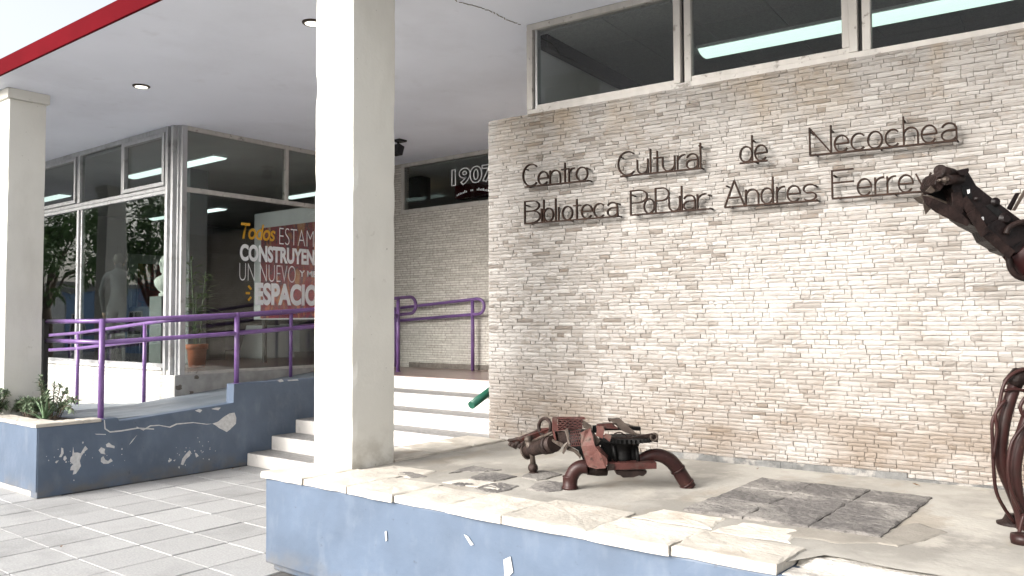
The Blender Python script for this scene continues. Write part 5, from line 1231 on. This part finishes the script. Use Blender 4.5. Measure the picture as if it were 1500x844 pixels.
for x, y, bx_ in ((1720, 800, 1720), (1780, 770, 1775)):
    f = on_z(x, y, .65); obj('leg', MB().tube([dp(bx_, 545, -.1), dp(bx_ - 25, 640, -.1), f + Vector((0, 0, .15)), f], .035, 12, sub=4), 'rust_pipe', dr)

# ================================================================== PLANTS IN THE PLANTER
rp_ = random.Random(31)
def sprig_bush(name, label, base, stems, m, group, leafL=(.04, .075), n=34):
    t = thing(name, label, 'plant', base, group); b = Vector(base); lv = MB(); stm = MB()
    for dx, dy, h, bend in stems:
        p0 = b + Vector((dx * .25, dy * .25, 0)); p3 = b + Vector((dx, dy, h)); p1 = p0.lerp(p3, .4) + Vector((0, 0, bend)); p2 = p0.lerp(p3, .75) + Vector((0, 0, bend * .8))
        pts = crom([p0, p1, p2, p3], 6); stm.tube(pts, .005, 5)
        for k in range(n):
            f = rp_.uniform(.25, 1.0); i = min(len(pts) - 2, int(f * (len(pts) - 1))); p = pts[i].lerp(pts[i + 1], rp_.random())
            d = (pts[i + 1] - pts[i]).normalized(); a = rp_.uniform(0, 6.28); o = d.orthogonal().normalized(); o = (o * math.cos(a) + d.cross(o) * math.sin(a))
            leaf_quads(lv, p, d * .7 + o, rp_.uniform(*leafL), .0085, rp_)
    obj('stems', stm, 'bark', t); obj('foliage', lv, m, t)
    return t
PG = 'plants in the planter'
zS = 0.665
B1 = on_z(52, 606, zS); B1.y = max(3.62, min(B1.y, 3.8)); B1 = Vector((-8.86, 3.66, zS))
sprig_bush('shrub', 'tall wiry grey-green shrub leaning from the planter corner', (-9.0, 3.74, zS), [(.02 * k - .15 + rp_.uniform(-.1, .1), rp_.uniform(-.12, .12), rp_.uniform(.10, .30), .03) for k in range(14)] + [(-.18, -.05, .44, .05), (-.12, -.08, .40, .05), (.05, .0, .36, .06), (.14, .03, .35, .06), (.22, .06, .30, .06), (.33, .06, .22, .07), (.40, .10, .20, .08), (.42, .02, .12, .08), (-.08, -.1, .38, .02)], 'leaf_grey', PG, n=44)
sprig_bush('shrub', 'dense rounded green shrub in front of the left pillar', (-9.62, 3.40, zS), [(rp_.uniform(-.35, .25), rp_.uniform(-.08, .12), rp_.uniform(.10, .32), .03) for k in range(30)], 'leaf_grey', PG, n=60)
sprig_bush('ground_plant', 'low trailing sprigs between the shrubs behind the coping', (-9.28, 3.64, zS), [(rp_.uniform(-.3, .3), rp_.uniform(-.08, .1), rp_.uniform(.08, .22), .04) for k in range(40)], 'leaf_grey', PG, n=44)
t = thing('aloe', 'small aloe with upright fleshy leaves at the planter edge', 'plant', (-8.86, 3.62, zS), PG)
for k in range(13):
    a = k * 2.4; rad = .07 + .012 * k; h = .30 - .016 * k; b = Vector((-8.90, 3.63, zS))
    o_ = Vector((math.cos(a), math.sin(a), 0)); s = Vector((-o_.y, o_.x, 0)); vs = []; fs = []
    for i in range(6):
        f = i / 5; p = b + o_ * (rad * (f + .25 * f * f)) + Vector((0, 0, h * f * (1.15 - .25 * f))); w = .02 * (1 - f) ** .6 + .0008
        vs += [p + s * w, p - o_ * w * .6 - Vector((0, 0, w * .3)), p - s * w, p + o_ * w * .12]
    for i in range(5):
        for j in range(4): fs.append((i * 4 + j, i * 4 + (j + 1) % 4, (i + 1) * 4 + (j + 1) % 4, (i + 1) * 4 + j))
    obj('leaf', MB().add(vs, fs, True), 'aloe', t)

# ================================================================== ACROSS THE STREET (seen in the glass)
def tree(x, y, h, rad, seed, label):
    rnd = random.Random(seed); t = thing('street_tree', label, 'tree', (x, y, -0.02), 'street trees along the kerb')
    b = Vector((x, y, -0.05)); fork = b + Vector((rnd.uniform(-.1, .1), rnd.uniform(-.1, .1), h * .36))
    mb = MB(); mb.tube([b, b.lerp(fork, .5) + Vector((.05, .04, 0)), fork], .14, 10, sub=4, r_fn=lambda s: .17 - .05 * s)
    tips = []
    for k in range(9):
        a = k * 2.4 + rnd.uniform(-.3, .3); rr_ = rad * rnd.uniform(.45, .85); tip = fork + Vector((math.cos(a) * rr_, math.sin(a) * rr_, (h * .64) * rnd.uniform(.35, .85)))
        mb.tube([fork - Vector((0, 0, .1)), fork.lerp(tip, .5) + Vector((0, 0, .25)), tip], .05, 7, sub=4, r_fn=lambda s: .075 - .06 * s); tips.append(tip)
    obj('trunk', mb, 'bark', t)
    lv = MB(); cs = []
    for tip in tips:
        for q in range(7): cs.append((tip + Vector((rnd.gauss(0, .55), rnd.gauss(0, .55), rnd.gauss(0, .45))), rnd.uniform(.25, .5)))
    for c_, r_ in cs:
        for q in range(80):
            d = Vector((rnd.gauss(0, 1), rnd.gauss(0, 1), rnd.gauss(0, 1))).normalized(); p = c_ + d * r_ * rnd.random() ** .4
            leaf_quads(lv, p, d + Vector((0, 0, -.4)), rnd.uniform(.13, .22), rnd.uniform(.035, .06), rnd)
    obj('crown', lv, 'leaf', t)
tree(-27.5, -0.4, 6.2, 2.3, 1, 'leafy kerbside tree mirrored in the leftmost pane')
tree(-21.2, -0.5, 5.6, 2.0, 2, 'kerbside tree mirrored in the pane beside the corner')
tree(-34.5, -0.4, 6.4, 2.4, 3, 'farther kerbside tree of the same row')
def house(x0, x1, h, m, label, seed):
    rnd = random.Random(seed); y = -12.0
    t = thing('house', label, 'house', ((x0 + x1) / 2, y - 4, 0), 'low houses across the street')
    obj('wall', MB().box((x0, y - 9, -.1), (x1, y, h)), m, t); obj('roof', MB().box((x0 - .1, y - 9.1, h), (x1 + .1, y + .15, h + .22)), 'roof', t)
    n = max(2, int((x1 - x0) / 3.2)); w = (x1 - x0) / n
    for i in range(n):
        cx = x0 + w * (i + .5)
        if i == n // 2:
            d = obj('door', MB().box((cx - .5, y, 0), (cx + .5, y + .06, 2.15)), 'door', t); obj('handle', MB().ball((cx + .38, y + .09, 1.05), .03, 8, 6), 'alu', d)
        else:
            wdw = obj('window', MB().box((cx - .7, y, .95), (cx + .7, y + .03, 2.2)), 'dark_glass', t)
            obj('frame', MB().box((cx - .78, y, .87), (cx + .78, y + .07, .95)).box((cx - .78, y, 2.2), (cx + .78, y + .07, 2.28)).box((cx - .78, y, .95), (cx - .7, y + .07, 2.2)).box((cx + .7, y, .95), (cx + .78, y + .07, 2.2)).box((cx - .03, y + .03, .95), (cx + .03, y + .06, 2.2)), 'house_w', wdw)
house(-66, -54, 4.0, 'house_w', 'white rendered single storey house farthest along the street', 1); house(-53.6, -43, 3.6, 'house_b', 'blue rendered shop across the street mirrored in the glass', 2)
house(-42.6, -31, 4.3, 'house_g', 'grey rendered house between the blue shop and the white one', 3); house(-30.6, -19, 3.8, 'house_w', 'white rendered house across the street from the planter', 4)

# ================================================================== small wear and litter
cr = [on_z(px, py, 4.157) for px, py in ((640, -16), (672, 3), (700, 10), (722, 18), (742, 29), (764, 37))]
crm = MB()
for a, b in zip(cr[:-1], cr[1:]):
    for k in range(4):
        p, q = a.lerp(b, k / 4), a.lerp(b, (k + .8) / 4); j = Vector((random.uniform(-.008, .008), random.uniform(-.008, .008), 0)); crm.bar(p + j, q - j, 0.006, 0.004, (0, 1, 0))
obj('crack', crm, 'mortar', canopy)
M['dry_leaf'] = mat('dry_leaf', (0.16, 0.085, 0.035), 0.8, 0.3, 20)
lit = [((1108, 687), 0.662, 'orange dry leaf on the deck close to the stone wall'), ((1336, 709), 0.662, 'small dark leaf on the deck behind the square of pavers'),
       ((340, 686), 0.003, 'brown leaf on the pavement at the foot of the ramp wall'), ((352, 688), 0.003, 'brown leaf on the pavement beside the lowest step'), ((90, 800), 0.003, 'dry leaf on the open pavement at lower left')]
for (px, py), zz_, lab in lit:
    c_ = on_z(px, py, zz_); mb = MB(); a = random.uniform(0, 6.28)
    leaf_quads(mb, c_ + Vector((0, 0, .004)), (math.cos(a), math.sin(a), .08), random.uniform(.03, .055), random.uniform(.008, .014), random, 0.6)
    tag(obj('fallen_leaf', mb, 'dry_leaf'), lab, 'leaf', 'fallen leaves')
